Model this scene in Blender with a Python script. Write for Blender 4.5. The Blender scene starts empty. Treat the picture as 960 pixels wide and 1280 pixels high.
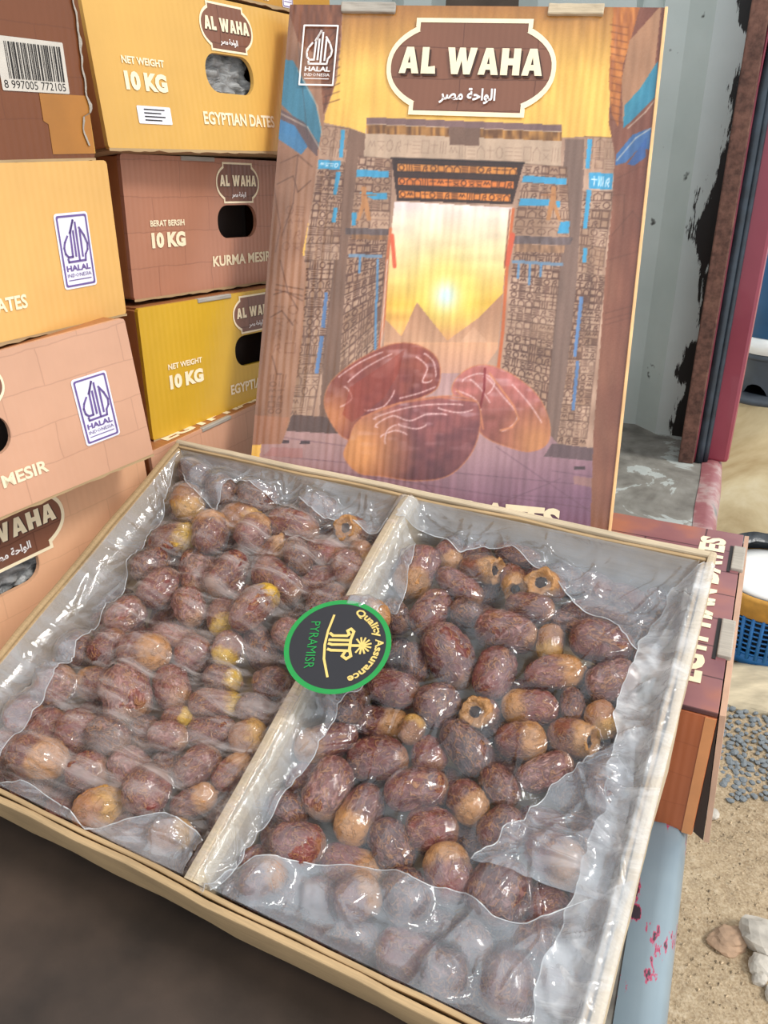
import bpy, bmesh, math, random
import numpy as np
from mathutils import Vector, Matrix, noise

C = bpy.context.scene.collection
scene = bpy.context.scene
random.seed(7)
rng = np.random.default_rng(7)
OFF = Vector((0, 0, 1.1))          # camera sits 1.1 m above the dirt ground

# ------------------------------------------------------------------ camera
cam_data = bpy.data.cameras.new('camera')
cam_data.sensor_fit = 'VERTICAL'
cam_data.sensor_height = 36.0
cam_data.lens = 36.0 * 1000.0 / 1280.0
cam_data.clip_start = 0.01
cam_data.clip_end = 100
cam = bpy.data.objects.new('camera', cam_data)
C.objects.link(cam)
_down = np.array([40.0, 1980.0, 1000.0]); _down /= np.linalg.norm(_down)
_up = -_down
_fy = np.array([0, 0, 1.0]) - _up * _up[2]; _fy /= np.linalg.norm(_fy)
_rx = np.cross(_fy, _up)
RW = np.stack([_rx, _fy, _up])     # rows: world axes in camera (x right, y down, z forward) coordinates
right_w, up_w, back_w = RW @ np.array([1., 0, 0]), RW @ np.array([0, -1., 0]), RW @ np.array([0, 0, -1.])
cam.matrix_world = Matrix.Translation(OFF) @ Matrix((right_w, up_w, back_w)).transposed().to_4x4()
scene.camera = cam

# ------------------------------------------------------------------ world, sun, exposure
scene.view_settings.view_transform = 'Standard'
scene.view_settings.look = 'None'
scene.view_settings.exposure = -0.25
scene.view_settings.gamma = 1.0
world = bpy.data.worlds.new('overcast_sky')
scene.world = world
world.use_nodes = True
wn = world.node_tree.nodes; wl = world.node_tree.links
wn.clear()
w_out = wn.new('ShaderNodeOutputWorld'); w_bg = wn.new('ShaderNodeBackground')
w_tc = wn.new('ShaderNodeTexCoord'); w_sep = wn.new('ShaderNodeSeparateXYZ'); w_ramp = wn.new('ShaderNodeValToRGB')
wl.new(w_tc.outputs['Generated'], w_sep.inputs[0]); wl.new(w_sep.outputs['Z'], w_ramp.inputs[0])
w_ramp.color_ramp.elements[0].position = 0.0; w_ramp.color_ramp.elements[0].color = (0.80, 0.84, 0.88, 1)
w_ramp.color_ramp.elements[1].position = 0.8; w_ramp.color_ramp.elements[1].color = (0.93, 0.97, 1.0, 1)
wl.new(w_ramp.outputs[0], w_bg.inputs['Color']); w_bg.inputs['Strength'].default_value = 1.7
wl.new(w_bg.outputs[0], w_out.inputs['Surface'])
sun_data = bpy.data.lights.new('sun', 'SUN'); sun_data.energy = 2.4; sun_data.angle = math.radians(14)
sun_data.color = (1.0, 0.96, 0.9)
sun = bpy.data.objects.new('sun', sun_data); C.objects.link(sun)
_sd = Vector((-0.58, 0.30, -0.78)).normalized()   # daylight falls in from the open right side
sun.rotation_euler = _sd.to_track_quat('-Z', 'Y').to_euler()

# ------------------------------------------------------------------ helpers
def lin(c):
    c = np.asarray(c, float) / 255.0
    return np.where(c <= 0.04045, c / 12.92, ((c + 0.055) / 1.055) ** 2.4)
def L4(c):
    return tuple(lin(c)) + (1.0,)
def eul(yaw, pitch=0.0, roll=0.0):
    return (Matrix.Rotation(yaw, 4, 'Z') @ Matrix.Rotation(pitch, 4, 'X') @ Matrix.Rotation(roll, 4, 'Y'))
def pose(pos, yaw=0.0, pitch=0.0, roll=0.0):
    return Matrix.Translation(Vector(pos) + OFF) @ eul(yaw, pitch, roll)

def tag(o, label=None, cat=None, group=None, kind=None):
    if label: o['label'] = label
    if cat: o['category'] = cat
    if group: o['group'] = group
    if kind: o['kind'] = kind
    return o
def empty(name, mat, label=None, cat=None, group=None):
    o = bpy.data.objects.new(name, None); o.empty_display_size = 0.02
    C.objects.link(o); o.matrix_basis = mat
    return tag(o, label, cat, group)
def link(name, mesh, m=None, parent=None, mat=None):
    if m is not None:
        mesh.materials.clear(); mesh.materials.append(m)
    o = bpy.data.objects.new(name, mesh); C.objects.link(o)
    if parent is not None: o.parent = parent
    if mat is not None: o.matrix_basis = mat
    return o
def pydata(verts, faces, smooth=False):
    me = bpy.data.meshes.new('mesh')
    me.from_pydata([tuple(v) for v in verts], [], [tuple(f) for f in faces])
    if smooth: me.polygons.foreach_set('use_smooth', [True] * len(me.polygons))
    me.update(); return me
def from_bm(bm, smooth=False):
    me = bpy.data.meshes.new('mesh'); bm.to_mesh(me); bm.free()
    if smooth: me.polygons.foreach_set('use_smooth', [True] * len(me.polygons))
    return me
def box_bm(bm, lo, hi, bevel=0.0):
    ret = bmesh.ops.create_cube(bm, size=1.0)
    vs = ret['verts']
    for v in vs:
        v.co = Vector([lo[i] + (v.co[i] + 0.5) * (hi[i] - lo[i]) for i in range(3)])
    if bevel > 0:
        es = list({e for v in vs for e in v.link_edges})
        bmesh.ops.bevel(bm, geom=es, offset=bevel, segments=2, affect='EDGES', profile=0.5)
def box(lo, hi, bevel=0.0):
    bm = bmesh.new(); box_bm(bm, lo, hi, bevel); return from_bm(bm)
def grid_mesh(P, smooth=True):
    """P: (n, m, 3) array -> quad grid"""
    n, m = P.shape[:2]
    me = bpy.data.meshes.new('mesh')
    idx = np.arange(n * m).reshape(n, m)
    q = np.stack([idx[:-1, :-1], idx[1:, :-1], idx[1:, 1:], idx[:-1, 1:]], -1).reshape(-1, 4)
    me.vertices.add(n * m); me.vertices.foreach_set('co', P.reshape(-1).astype(np.float32))
    me.loops.add(q.size); me.loops.foreach_set('vertex_index', q.reshape(-1).astype(np.int32))
    me.polygons.add(len(q))
    me.polygons.foreach_set('loop_start', np.arange(0, q.size, 4, dtype=np.int32))
    if smooth: me.polygons.foreach_set('use_smooth', np.ones(len(q), dtype=bool))
    me.update(calc_edges=True); me.validate()
    return me
def poly2d(loops, depth=0.0):
    """flat shape with holes in the XY plane"""
    c = bpy.data.curves.new('c', 'CURVE'); c.dimensions = '2D'; c.fill_mode = 'BOTH'; c.extrude = depth
    for lp in loops:
        s = c.splines.new('POLY'); s.points.add(len(lp) - 1)
        for p, q in zip(s.points, lp): p.co = (q[0], q[1], 0, 1)
        s.use_cyclic_u = True
    o = bpy.data.objects.new('c', c)
    me = bpy.data.meshes.new_from_object(o)
    bpy.data.objects.remove(o); bpy.data.curves.remove(c)
    return me
def text2d(s, bold=0.02, res=3, spacing=1.0):
    c = bpy.data.curves.new('t', 'FONT'); c.body = s; c.offset = bold; c.resolution_u = res; c.space_character = spacing
    o = bpy.data.objects.new('t', c)
    me = bpy.data.meshes.new_from_object(o)
    bpy.data.objects.remove(o); bpy.data.curves.remove(c)
    return me
def mesh_np(me):
    a = np.empty(len(me.vertices) * 3, np.float32); me.vertices.foreach_get('co', a); return a.reshape(-1, 3).astype(float)
def mesh_set(me, a):
    me.vertices.foreach_set('co', np.asarray(a, np.float32).reshape(-1)); me.update()
def fit2d(me, x0, x1, y0, y1):
    a = mesh_np(me); mn = a.min(0); mx = a.max(0)
    a[:, 0] = x0 + (a[:, 0] - mn[0]) / max(mx[0] - mn[0], 1e-6) * (x1 - x0)
    a[:, 1] = y0 + (a[:, 1] - mn[1]) / max(mx[1] - mn[1], 1e-6) * (y1 - y0)
    mesh_set(me, a); return me
def join(meshes):
    bm = bmesh.new()
    for m in meshes: bm.from_mesh(m)
    return from_bm(bm)
def face_put(me, eps=0.0006):
    """XY drawing -> carton face (u right, v up, -y outwards)"""
    a = mesh_np(me); mesh_set(me, np.stack([a[:, 0], -eps - a[:, 2], a[:, 1]], -1)); return me
def strokes(lines, w):
    """list of polylines -> flat ribbons"""
    v, f = [], []
    for ln in lines:
        p = [np.array(q, float) for q in ln]
        for a, b in zip(p[:-1], p[1:]):
            d = b - a; l = np.linalg.norm(d)
            if l < 1e-9: continue
            d /= l; n = np.array([-d[1], d[0]]) * w / 2; e = d * w * 0.35
            i = len(v)
            v += [(*(a - e - n), 0), (*(b + e - n), 0), (*(b + e + n), 0), (*(a - e + n), 0)]
            f.append((i, i + 1, i + 2, i + 3))
    return pydata(v, f)
def rrect(x0, x1, y0, y1, r, n=5):
    out = []
    for cx, cy, a0 in ((x1 - r, y1 - r, 0), (x0 + r, y1 - r, 90), (x0 + r, y0 + r, 180), (x1 - r, y0 + r, 270)):
        for k in range(n + 1):
            a = math.radians(a0 + 90 * k / n); out.append((cx + r * math.cos(a), cy + r * math.sin(a)))
    return out
def circle(cx, cy, r, n=48):
    return [(cx + r * math.cos(2 * math.pi * k / n), cy + r * math.sin(2 * math.pi * k / n)) for k in range(n)]
def tube(pts, r, seg=8, closed=False):
    v, f = [], []; n = len(pts)
    P = [Vector(p) for p in pts]
    for i, p in enumerate(P):
        a = P[(i - 1) % n] if (closed or i > 0) else P[i]; b = P[(i + 1) % n] if (closed or i < n - 1) else P[i]
        t = (b - a).normalized(); u = t.orthogonal().normalized() if abs(t.z) > 0.99 else t.cross(Vector((0, 0, 1))).normalized()
        w = t.cross(u)
        for k in range(seg):
            an = 2 * math.pi * k / seg; v.append(p + (u * math.cos(an) + w * math.sin(an)) * r)
    m = n if closed else n - 1
    for i in range(m):
        for k in range(seg):
            a = i * seg; b = ((i + 1) % n) * seg
            f.append((a + k, a + (k + 1) % seg, b + (k + 1) % seg, b + k))
    if not closed: f += [tuple(range(seg))[::-1], tuple(range((n - 1) * seg, n * seg))]
    return pydata(v, f, True)
def lathe(prof, n=40, closed_top=False):
    v = [(r * math.cos(2 * math.pi * k / n), r * math.sin(2 * math.pi * k / n), z) for r, z in prof for k in range(n)]
    f = []
    for i in range(len(prof) - 1):
        for k in range(n):
            f.append((i * n + k, i * n + (k + 1) % n, (i + 1) * n + (k + 1) % n, (i + 1) * n + k))
    f.append(tuple(range(n))[::-1])
    if closed_top: f.append(tuple(range((len(prof) - 1) * n, len(prof) * n)))
    return pydata(v, f, True)

# ------------------------------------------------------------------ materials
class NT:
    def __init__(self, name):
        self.m = bpy.data.materials.new(name); self.m.use_nodes = True
        self.t = self.m.node_tree; self.t.nodes.clear()
        self.out = self.t.nodes.new('ShaderNodeOutputMaterial')
    def n(self, typ, **kw):
        nd = self.t.nodes.new(typ)
        for k, v in kw.items():
            if k in nd.inputs.keys() if hasattr(nd.inputs, 'keys') else False: nd.inputs[k].default_value = v
            else: setattr(nd, k, v)
        return nd
    def l(self, a, b): self.t.links.new(a, b)
    def coord(self, which='Object', scale=(1, 1, 1)):
        tc = self.n('ShaderNodeTexCoord'); mp = self.n('ShaderNodeMapping')
        mp.inputs['Scale'].default_value = scale; self.l(tc.outputs[which], mp.inputs['Vector']); return mp.outputs[0]
    def noise(self, vec, scale, detail=4, rough=0.55, dist=0.0):
        nd = self.n('ShaderNodeTexNoise'); nd.inputs['Scale'].default_value = scale; nd.inputs['Detail'].default_value = detail
        nd.inputs['Roughness'].default_value = rough; nd.inputs['Distortion'].default_value = dist
        self.l(vec, nd.inputs['Vector']); return nd.outputs['Fac']
    def ramp(self, fac, stops):
        r = self.n('ShaderNodeValToRGB'); e = r.color_ramp.elements
        while len(e) < len(stops): e.new(0.5)
        for el, (p, c) in zip(e, stops):
            el.position = p; el.color = c if len(c) == 4 else L4(c)
        self.l(fac, r.inputs[0]); return r.outputs[0]
    def mix(self, fac, a, b, mode='MIX'):
        x = self.n('ShaderNodeMix'); x.data_type = 'RGBA'; x.blend_type = mode
        for s, v in ((0, fac), (6, a), (7, b)):
            if isinstance(v, (int, float)): x.inputs[s].default_value = v
            elif isinstance(v, tuple): x.inputs[s].default_value = v if len(v) == 4 else L4(v)
            else: self.l(v, x.inputs[s])
        return x.outputs[2]
    def math(self, op, a, b=0.0, c=0.0, clamp=False):
        x = self.n('ShaderNodeMath'); x.operation = op; x.use_clamp = clamp
        for i, v in enumerate((a, b, c)):
            if isinstance(v, (int, float)): x.inputs[i].default_value = v
            else: self.l(v, x.inputs[i])
        return x.outputs[0]
    def sep(self, vec):
        s = self.n('ShaderNodeSeparateXYZ'); self.l(vec, s.inputs[0]); return s.outputs
    def bump(self, h, strength=0.3, dist=0.001, prev=None):
        b = self.n('ShaderNodeBump'); b.inputs['Strength'].default_value = strength; b.inputs['Distance'].default_value = dist
        self.l(h, b.inputs['Height'])
        if prev is not None: self.l(prev, b.inputs['Normal'])
        return b.outputs[0]
    def bsdf(self, color, rough=0.6, normal=None, metal=0.0, coat=0.0, spec=0.5, **kw):
        p = self.n('ShaderNodeBsdfPrincipled')
        for k, v in (('Base Color', color), ('Roughness', rough), ('Metallic', metal), ('Coat Weight', coat), ('Specular IOR Level', spec)):
            if isinstance(v, (int, float)): p.inputs[k].default_value = v
            elif isinstance(v, tuple): p.inputs[k].default_value = v if len(v) == 4 else L4(v)
            else: self.l(v, p.inputs[k])
        for k, v in kw.items(): p.inputs[k].default_value = v
        if normal is not None: self.l(normal, p.inputs['Normal'])
        self.l(p.outputs[0], self.out.inputs['Surface']); return p

def simple(name, col, rough=0.6, var=0.15, scale=20, bump=0.0, metal=0.0, coat=0.0, spec=0.5, stretch=(1, 1, 1), bscale=None):
    t = NT(name); v = t.coord('Object', stretch); f = t.noise(v, scale, 5)
    c2 = tuple(max(0, x * (1 - var)) for x in col); c1 = tuple(min(255, x * (1 + var * 0.6)) for x in col)
    colr = t.ramp(f, [(0.3, c2), (0.7, c1)])
    nm = t.bump(t.noise(v, bscale or scale * 4, 4), bump, 0.002) if bump else None
    t.bsdf(colr, rough, nm, metal, coat, spec); return t.m
def flat(name, col, rough=0.5, spec=0.4):
    return simple(name, col, rough, 0.04, 60, spec=spec)

def carton_print(name, col, brick=None, rough=0.34):
    """printed corrugated board: flutes run up the face"""
    t = NT(name); v = t.coord('Object'); s = t.sep(v)
    f = t.noise(v, 9, 4)
    base = t.ramp(f, [(0.3, tuple(x * 0.95 for x in col)), (0.7, tuple(min(255, x * 1.03) for x in col))])
    if brick:
        cb = t.n('ShaderNodeCombineXYZ'); t.l(s[0], cb.inputs[0]); t.l(s[2], cb.inputs[1])
        wob = t.n('ShaderNodeMixRGB')
        b = t.n('ShaderNodeTexBrick'); b.inputs['Scale'].default_value = 1.0
        b.inputs['Brick Width'].default_value = 0.072; b.inputs['Row Height'].default_value = 0.03; b.inputs['Mortar Size'].default_value = 0.0007
        b.inputs['Mortar Smooth'].default_value = 0.6
        b.inputs['Color1'].default_value = (1, 1, 1, 1); b.inputs['Color2'].default_value = (0.86, 0.86, 0.86, 1); b.inputs['Mortar'].default_value = (0.55, 0.5, 0.5, 1)
        nz = t.noise(v, 30, 3); ad = t.n('ShaderNodeVectorMath'); ad.operation = 'MULTIPLY_ADD'
        t.l(nz, ad.inputs[0]); ad.inputs[1].default_value = (0.006, 0.006, 0); t.l(cb.outputs[0], ad.inputs[2])
        t.l(ad.outputs[0], b.inputs['Vector']); t.t.nodes.remove(wob)
        base = t.mix(brick, base, t.mix(1.0, base, b.outputs['Color'], 'MULTIPLY'))
    w = t.math('SINE', t.math('MULTIPLY', s[0], 2 * math.pi / 0.0062))
    nm = t.bump(w, 0.10, 0.0006); nm = t.bump(t.noise(v, 14, 3), 0.25, 0.004, nm)
    t.bsdf(base, rough, nm, spec=0.5); return t.m

def cardboard(name, col=(178, 150, 112), wet=0.0):
    t = NT(name); v = t.coord('Object')
    f = t.noise(v, 14, 6); fib = t.noise(t.coord('Object', (3, 60, 60)), 12, 4)
    c = t.ramp(f, [(0.25, tuple(x * 0.86 for x in col)), (0.55, col), (0.8, tuple(min(255, x * 1.08) for x in col))])
    c = t.mix(0.18, c, t.ramp(fib, [(0.4, tuple(x * 0.7 for x in col)), (0.6, tuple(min(255, x * 1.15) for x in col))]))
    nm = t.bump(fib, 0.15, 0.0006); nm = t.bump(f, 0.25, 0.003, nm)
    t.bsdf(c, 0.75, nm, spec=0.25); return t.m

M = {}
M['yellow_amber'] = carton_print('amber_carton_print', (216, 168, 86))
M['yellow_light'] = carton_print('light_amber_carton_print', (224, 174, 100))
M['yellow_mustard'] = carton_print('mustard_carton_print', (208, 164, 44))
M['brown_rose'] = carton_print('rose_brown_carton_print', (182, 126, 100), 0.5)
M['peach'] = carton_print('peach_brown_carton_print', (212, 162, 132), 0.35)
M['peach_light'] = carton_print('light_peach_carton_print', (228, 176, 138), 0.22)
M['barcode_brown'] = carton_print('dark_brown_carton_print', (118, 66, 34), 0.35)
M['side_brown'] = carton_print('brown_carton_side', (168, 108, 66))
M['orange_side'] = carton_print('orange_brown_carton_print', (186, 104, 62), 0.3)
M['kraft'] = cardboard('kraft_board')
M['kraft_pale'] = cardboard('pale_kraft_board', (196, 178, 150))
M['kraft_grey'] = cardboard('grey_kraft_edge', (178, 170, 158))
M['cream'] = flat('cream_print', (250, 232, 196))
M['white_print'] = flat('white_print', (246, 240, 236))
M['gold_print'] = flat('gold_print', (220, 190, 110))
M['badge_brown'] = carton_print('badge_brown_print', (132, 86, 66), 0.9)
M['violet_print'] = flat('violet_print', (112, 90, 150))
M['paper_white'] = flat('white_sticker_paper', (238, 236, 244), 0.4)
M['barcode_paper'] = flat('barcode_label_paper', (206, 198, 186), 0.5)
M['ink_black'] = flat('black_ink', (30, 26, 24))
M['inside_shade'] = flat('carton_inside_shade', (58, 46, 40), 0.8)  # shade inside the cartons put into one dark colour
M['shadow_letter'] = flat('dark_brown_letter_print', (74, 48, 40))

# ------------------------------------------------------------------ setting: the open cargo bay of a van
VAN = pose((0.169, 0.299, 0.0), math.atan2(-0.393, 0.919))    # local x: outwards, local y: along the floor edge to the back wall
ZB = -0.515                                                    # cargo floor level

def peeled_paint():
    t = NT('peeling_grey_floor_paint'); v = t.coord('Object'); f = t.noise(v, 9, 7, 0.62, 0.6)
    g = t.noise(v, 40, 4)
    c = t.ramp(f, [(0.36, (84, 78, 72)), (0.5, (126, 122, 114)), (0.56, (134, 130, 122)), (0.575, (182, 188, 184)), (0.7, (168, 174, 170))])
    c = t.mix(0.2, c, t.ramp(g, [(0.3, (80, 76, 70)), (0.7, (190, 190, 182))]))
    t.bsdf(c, 0.6, t.bump(f, 0.5, 0.002)); return t.m
def wall_paint():
    t = NT('grey_green_wall_paint'); v = t.coord('Object'); f = t.noise(v, 6, 5); s = t.noise(t.coord('Object', (1, 1, 6)), 7, 3)
    c = t.ramp(f, [(0.3, (188, 200, 196)), (0.7, (208, 218, 214))])
    spots = t.noise(v, 26, 3, 0.5); c = t.mix(t.ramp(spots, [(0.70, (0, 0, 0)), (0.73, (255, 255, 255))]), c, (60, 62, 58))
    t.bsdf(c, 0.45, t.bump(s, 0.15, 0.004)); return t.m
def tar_wall():
    """same wall paint with black brushed tar running down beside the door post"""
    t = NT('wall_paint_with_black_tar'); v = t.coord('Object'); s = t.sep(v)
    f = t.noise(v, 6, 5); c = t.ramp(f, [(0.3, (200, 212, 210)), (0.7, (218, 228, 226))])
    brush = t.noise(t.coord('Object', (9, 9, 1.6)), 7, 6, 0.7); big = t.noise(t.coord('Object', (0.3, 0.3, 1)), 9, 2, 0.4)
    low = t.math('MULTIPLY', t.math('SUBTRACT', 0.02, s[2]), 0.10, clamp=False)
    m = t.math('ADD', t.math('MULTIPLY', t.math('ADD', s[0], 0.090), 22.0), low)
    m = t.math('ADD', m, t.math('MULTIPLY', t.math('SUBTRACT', brush, 0.5), 1.5))
    m = t.math('ADD', m, t.math('MULTIPLY', t.math('SUBTRACT', big, 0.52), 2.4))
    c = t.mix(t.ramp(m, [(0.02, (0, 0, 0)), (0.08, (255, 255, 255))]), c, (26, 24, 24))
    t.bsdf(c, 0.5, t.bump(m, 0.2, 0.002)); return t.m
def rust():
    t = NT('rusted_brown_metal'); v = t.coord('Object'); f = t.noise(v, 30, 6, 0.65); g = t.noise(v, 140, 3)
    c = t.ramp(f, [(0.3, (64, 42, 36)), (0.55, (104, 70, 58)), (0.75, (138, 100, 82))])
    c = t.mix(0.3, c, t.ramp(g, [(0.35, (50, 34, 30)), (0.65, (150, 108, 92))]))
    t.bsdf(c, 0.8, t.bump(g, 0.5, 0.001)); return t.m
def red_paint():
    t = NT('faded_red_vehicle_paint'); v = t.coord('Object'); f = t.noise(v, 7, 4); g = t.noise(t.coord('Object', (1.5, 1.5, 0.5)), 26, 5, 0.6)
    c = t.ramp(f, [(0.3, (132, 46, 64)), (0.7, (152, 62, 78))])
    c = t.mix(t.ramp(g, [(0.66, (0, 0, 0)), (0.69, (255, 255, 255))]), c, (92, 84, 96))
    t.bsdf(c, 0.35, t.bump(g, 0.1, 0.001), coat=0.2); return t.m
def chipped_grey():
    t = NT('blue_grey_paint_chipped_to_red'); v = t.coord('Object'); g = t.noise(t.coord('Object', (1, 0.35, 1)), 55, 5, 0.65); f = t.noise(v, 12, 3)
    c = t.ramp(f, [(0.3, (116, 132, 142)), (0.7, (136, 152, 160))])
    c = t.mix(t.ramp(g, [(0.62, (0, 0, 0)), (0.635, (255, 255, 255))]), c, (176, 66, 98))
    c = t.mix(t.ramp(g, [(0.645, (0, 0, 0)), (0.66, (255, 255, 255))]), c, (56, 48, 56))
    t.bsdf(c, 0.4, t.bump(g, 0.15, 0.001), coat=0.1); return t.m
def red_lip():
    t = NT('worn_red_floor_lip'); v = t.coord('Object'); f = t.noise(v, 20, 6, 0.6)
    c = t.ramp(f, [(0.3, (132, 70, 76)), (0.48, (150, 96, 98)), (0.58, (170, 142, 138)), (0.68, (120, 120, 118))])
    t.bsdf(c, 0.5, t.bump(f, 0.3, 0.002)); return t.m
M['floor_paint'] = peeled_paint(); M['wall_paint'] = wall_paint(); M['tar_wall'] = tar_wall(); M['rust'] = rust()
M['red_paint'] = red_paint(); M['chipped'] = chipped_grey(); M['red_lip'] = red_lip()
M['rubber'] = simple('dark_blue_black_rubber', (44, 54, 64), 0.38, 0.3, 40)
M['brown_panel'] = simple('brown_recess_panel', (96, 82, 70), 0.7, 0.2, 12, 0.2)
M['unseen_panel'] = simple('dull_grey_unseen_panel', (120, 118, 112), 0.8, 0.15, 5)
M['shade_board'] = simple('shade_brown_board', (64, 52, 44), 0.55, 0.35, 9, 0.2)

def struct(name, me, m, mat=VAN, parent=None):
    o = link(name, me, m, parent, mat if parent is None else None)
    if parent is None: o['kind'] = 'structure'
    return o
struct('floor', box((-1.7, -0.75, ZB - 0.04), (-0.018, 1.12, ZB)), M['floor_paint'])
# rounded painted edge of the cargo floor: grey in front, worn red towards the door post
def edge_strip(y0, y1):
    prof = [(-0.030, ZB + 0.0012), (-0.016, ZB + 0.0035), (-0.006, ZB + 0.002), (0.0005, ZB - 0.006), (0.003, ZB - 0.02), (0.002, ZB - 0.10), (-0.03, ZB - 0.10)]
    n = 24; P = np.array([[(x + 0.0007 * math.sin(7 * k), y0 + (y1 - y0) * k / n, z) for x, z in prof] for k in range(n + 1)])
    return grid_mesh(P[:, ::-1])
struct('trim_1', edge_strip(-0.75, 0.42), M['chipped'])
struct('trim_2', edge_strip(0.42, 0.96), M['red_lip'])
# corrugated back wall: one folded sheet
prof = [(-1.7, 1.095), (-0.62, 1.095), (-0.585, 1.06), (-0.538, 1.06), (-0.528, 1.10)]
prof2 = [(-0.408, 1.10), (-0.372, 1.075), (-0.225, 1.075), (-0.219, 1.10), (-0.190, 1.10), (-0.186, 1.078), (-0.151, 1.078), (-0.113, 1.043)]
def extr(pr, z0=ZB, z1=0.75):
    v = [(x, y, z) for z in (z0, z1) for x, y in pr]; n = len(pr)
    return pydata(v, [(i, i + 1, n + i + 1, n + i) for i in range(n - 1)])
wall = struct('wall_back', extr(prof), M['wall_paint'])
struct('wall_section', extr(prof2), M['wall_paint'], parent=wall)
struct('brown_panel', extr([(-0.528, 1.10), (-0.408, 1.10)]), M['brown_panel'], parent=wall)  # recessed strip, browner and darker than the wall paint
struct('tarred_section', extr([(-0.113, 1.043), (-0.02, 1.043)]), M['tar_wall'], parent=wall)
struct('added_wall_left', box((-1.74, -0.75, ZB), (-1.70, 1.12, 0.75)), M['unseen_panel'])  # unseen wall, added to stop light leaking in from the left
struct('added_ceiling', box((-1.74, 0.84, 0.75), (0.0, 1.12, 0.78)), M['unseen_panel'])  # unseen roof strip, added and sized to hold back overhead sky light
# door post: rusted inner face, thin red welt, rubber seal, red outer frame
struct('trim_3', box((-0.066, 0.925, ZB), (-0.043, 0.97, 0.75), 0.002), M['rust'])
door = struct('door_frame', box((-0.030, 0.945, ZB), (0.008, 1.05, 0.75), 0.006), M['red_paint'])
def wavy(x, y, r, bend):
    pts = [(x + bend * max(0.0, min(1.0, (z - 0.02) / 0.10)), y, z) for z in np.linspace(ZB + 0.001, 0.7, 40)]
    return tube(pts, r, 8)
struct('red_welt', wavy(-0.0425, 0.934, 0.0018, 0.003), M['red_paint'], parent=door)
struct('rubber_seal', wavy(-0.0352, 0.937, 0.0068, 0.008), M['rubber'], parent=door)
struct('rubber_lip', wavy(-0.0268, 0.939, 0.0048, 0.010), M['rubber'], parent=door)

# ------------------------------------------------------------------ outside: dirt ground, pebbles, low wall
def dirt():
    t = NT('sandy_dirt'); v = t.coord('Object'); f = t.noise(v, 3.5, 6, 0.6); g = t.noise(v, 60, 5, 0.7); k = t.noise(v, 260, 3)
    c = t.ramp(f, [(0.3, (150, 126, 96)), (0.55, (178, 154, 122)), (0.75, (196, 178, 148))])
    c = t.mix(0.45, c, t.ramp(g, [(0.3, (112, 92, 70)), (0.55, (184, 162, 130)), (0.75, (226, 212, 188))]))
    c = t.mix(0.25, c, t.ramp(k, [(0.35, (100, 84, 66)), (0.65, (224, 210, 186))]))
    nm = t.bump(g, 0.7, 0.006); nm = t.bump(k, 0.5, 0.002, nm); t.bsdf(c, 0.95, nm, spec=0.2); return t.m
def stained_cream():
    t = NT('stained_cream_plaster'); v = t.coord('Object'); f = t.noise(v, 4.5, 6, 0.6, 0.5)
    c = t.ramp(f, [(0.3, (176, 152, 112)), (0.48, (214, 198, 160)), (0.65, (236, 228, 204))])
    t.bsdf(c, 0.85, t.bump(f, 0.3, 0.006)); return t.m
M['dirt'] = dirt(); M['cream_wall'] = stained_cream()
M['pebble'] = simple('blue_grey_pebble', (124, 130, 134), 0.7, 0.35, 30, 0.4)
M['rock_pale'] = simple('pale_limestone', (196, 188, 176), 0.9, 0.2, 22, 0.6)
M['rock_tan'] = simple('tan_stone', (176, 146, 120), 0.9, 0.2, 22, 0.6)
M['slab'] = simple('pale_sandstone_slab', (206, 190, 160), 0.9, 0.2, 9, 0.5, stretch=(1, 3, 1))
n = 70
gx = np.linspace(-0.2, 2.6, n); gy = np.linspace(-0.6, 3.0, n)
P = np.array([[(x, y, 0.0 + 0.008 * noise.noise(Vector((x * 5, y * 5, 0))) + 0.004 * noise.noise(Vector((x * 19, y * 19, 3)))) for y in gy] for x in gx])
ground = tag(link('ground', grid_mesh(P), M['dirt']), kind='structure')
def rock_mesh(seed, sx, sy, sz, sub=2, rough=0.3):
    bm = bmesh.new(); bmesh.ops.create_icosphere(bm, subdivisions=sub, radius=1.0)
    for vv in bm.verts:
        d = vv.co.copy(); q = noise.noise(d * 1.3 + Vector((seed * 7.1, 0, 0))) * rough + noise.noise(d * 3.1 + Vector((0, seed * 3.3, 0))) * rough * 0.5
        k = 1 + q; vv.co = Vector((d.x * sx * k, d.y * sy * k, d.z * sz * k))
    return from_bm(bm, False)
pm = [rock_mesh(s, 1, 0.8, 0.5, 1, 0.35) for s in range(6)]
for m_ in pm: m_.materials.append(M['pebble'])
cnt = 0; spots = []
while cnt < 190:
    a, b = random.random(), random.random()
    x = 0.595 + 0.03 * b + (0.10 + 0.10 * b) * a; y = 1.02 + 0.25 * b
    if any((x - u) ** 2 + (y - w) ** 2 < 0.0098 ** 2 for u, w in spots): continue
    spots.append((x, y)); cnt += 1
    o = bpy.data.objects.new('pebble', random.choice(pm)); C.objects.link(o); o.parent = ground
    s = random.uniform(0.0048, 0.0098); o.scale = (s, s, s); o.location = (x, y, 0.003); o.rotation_euler = (0, 0, random.uniform(0, 6.28))
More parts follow.
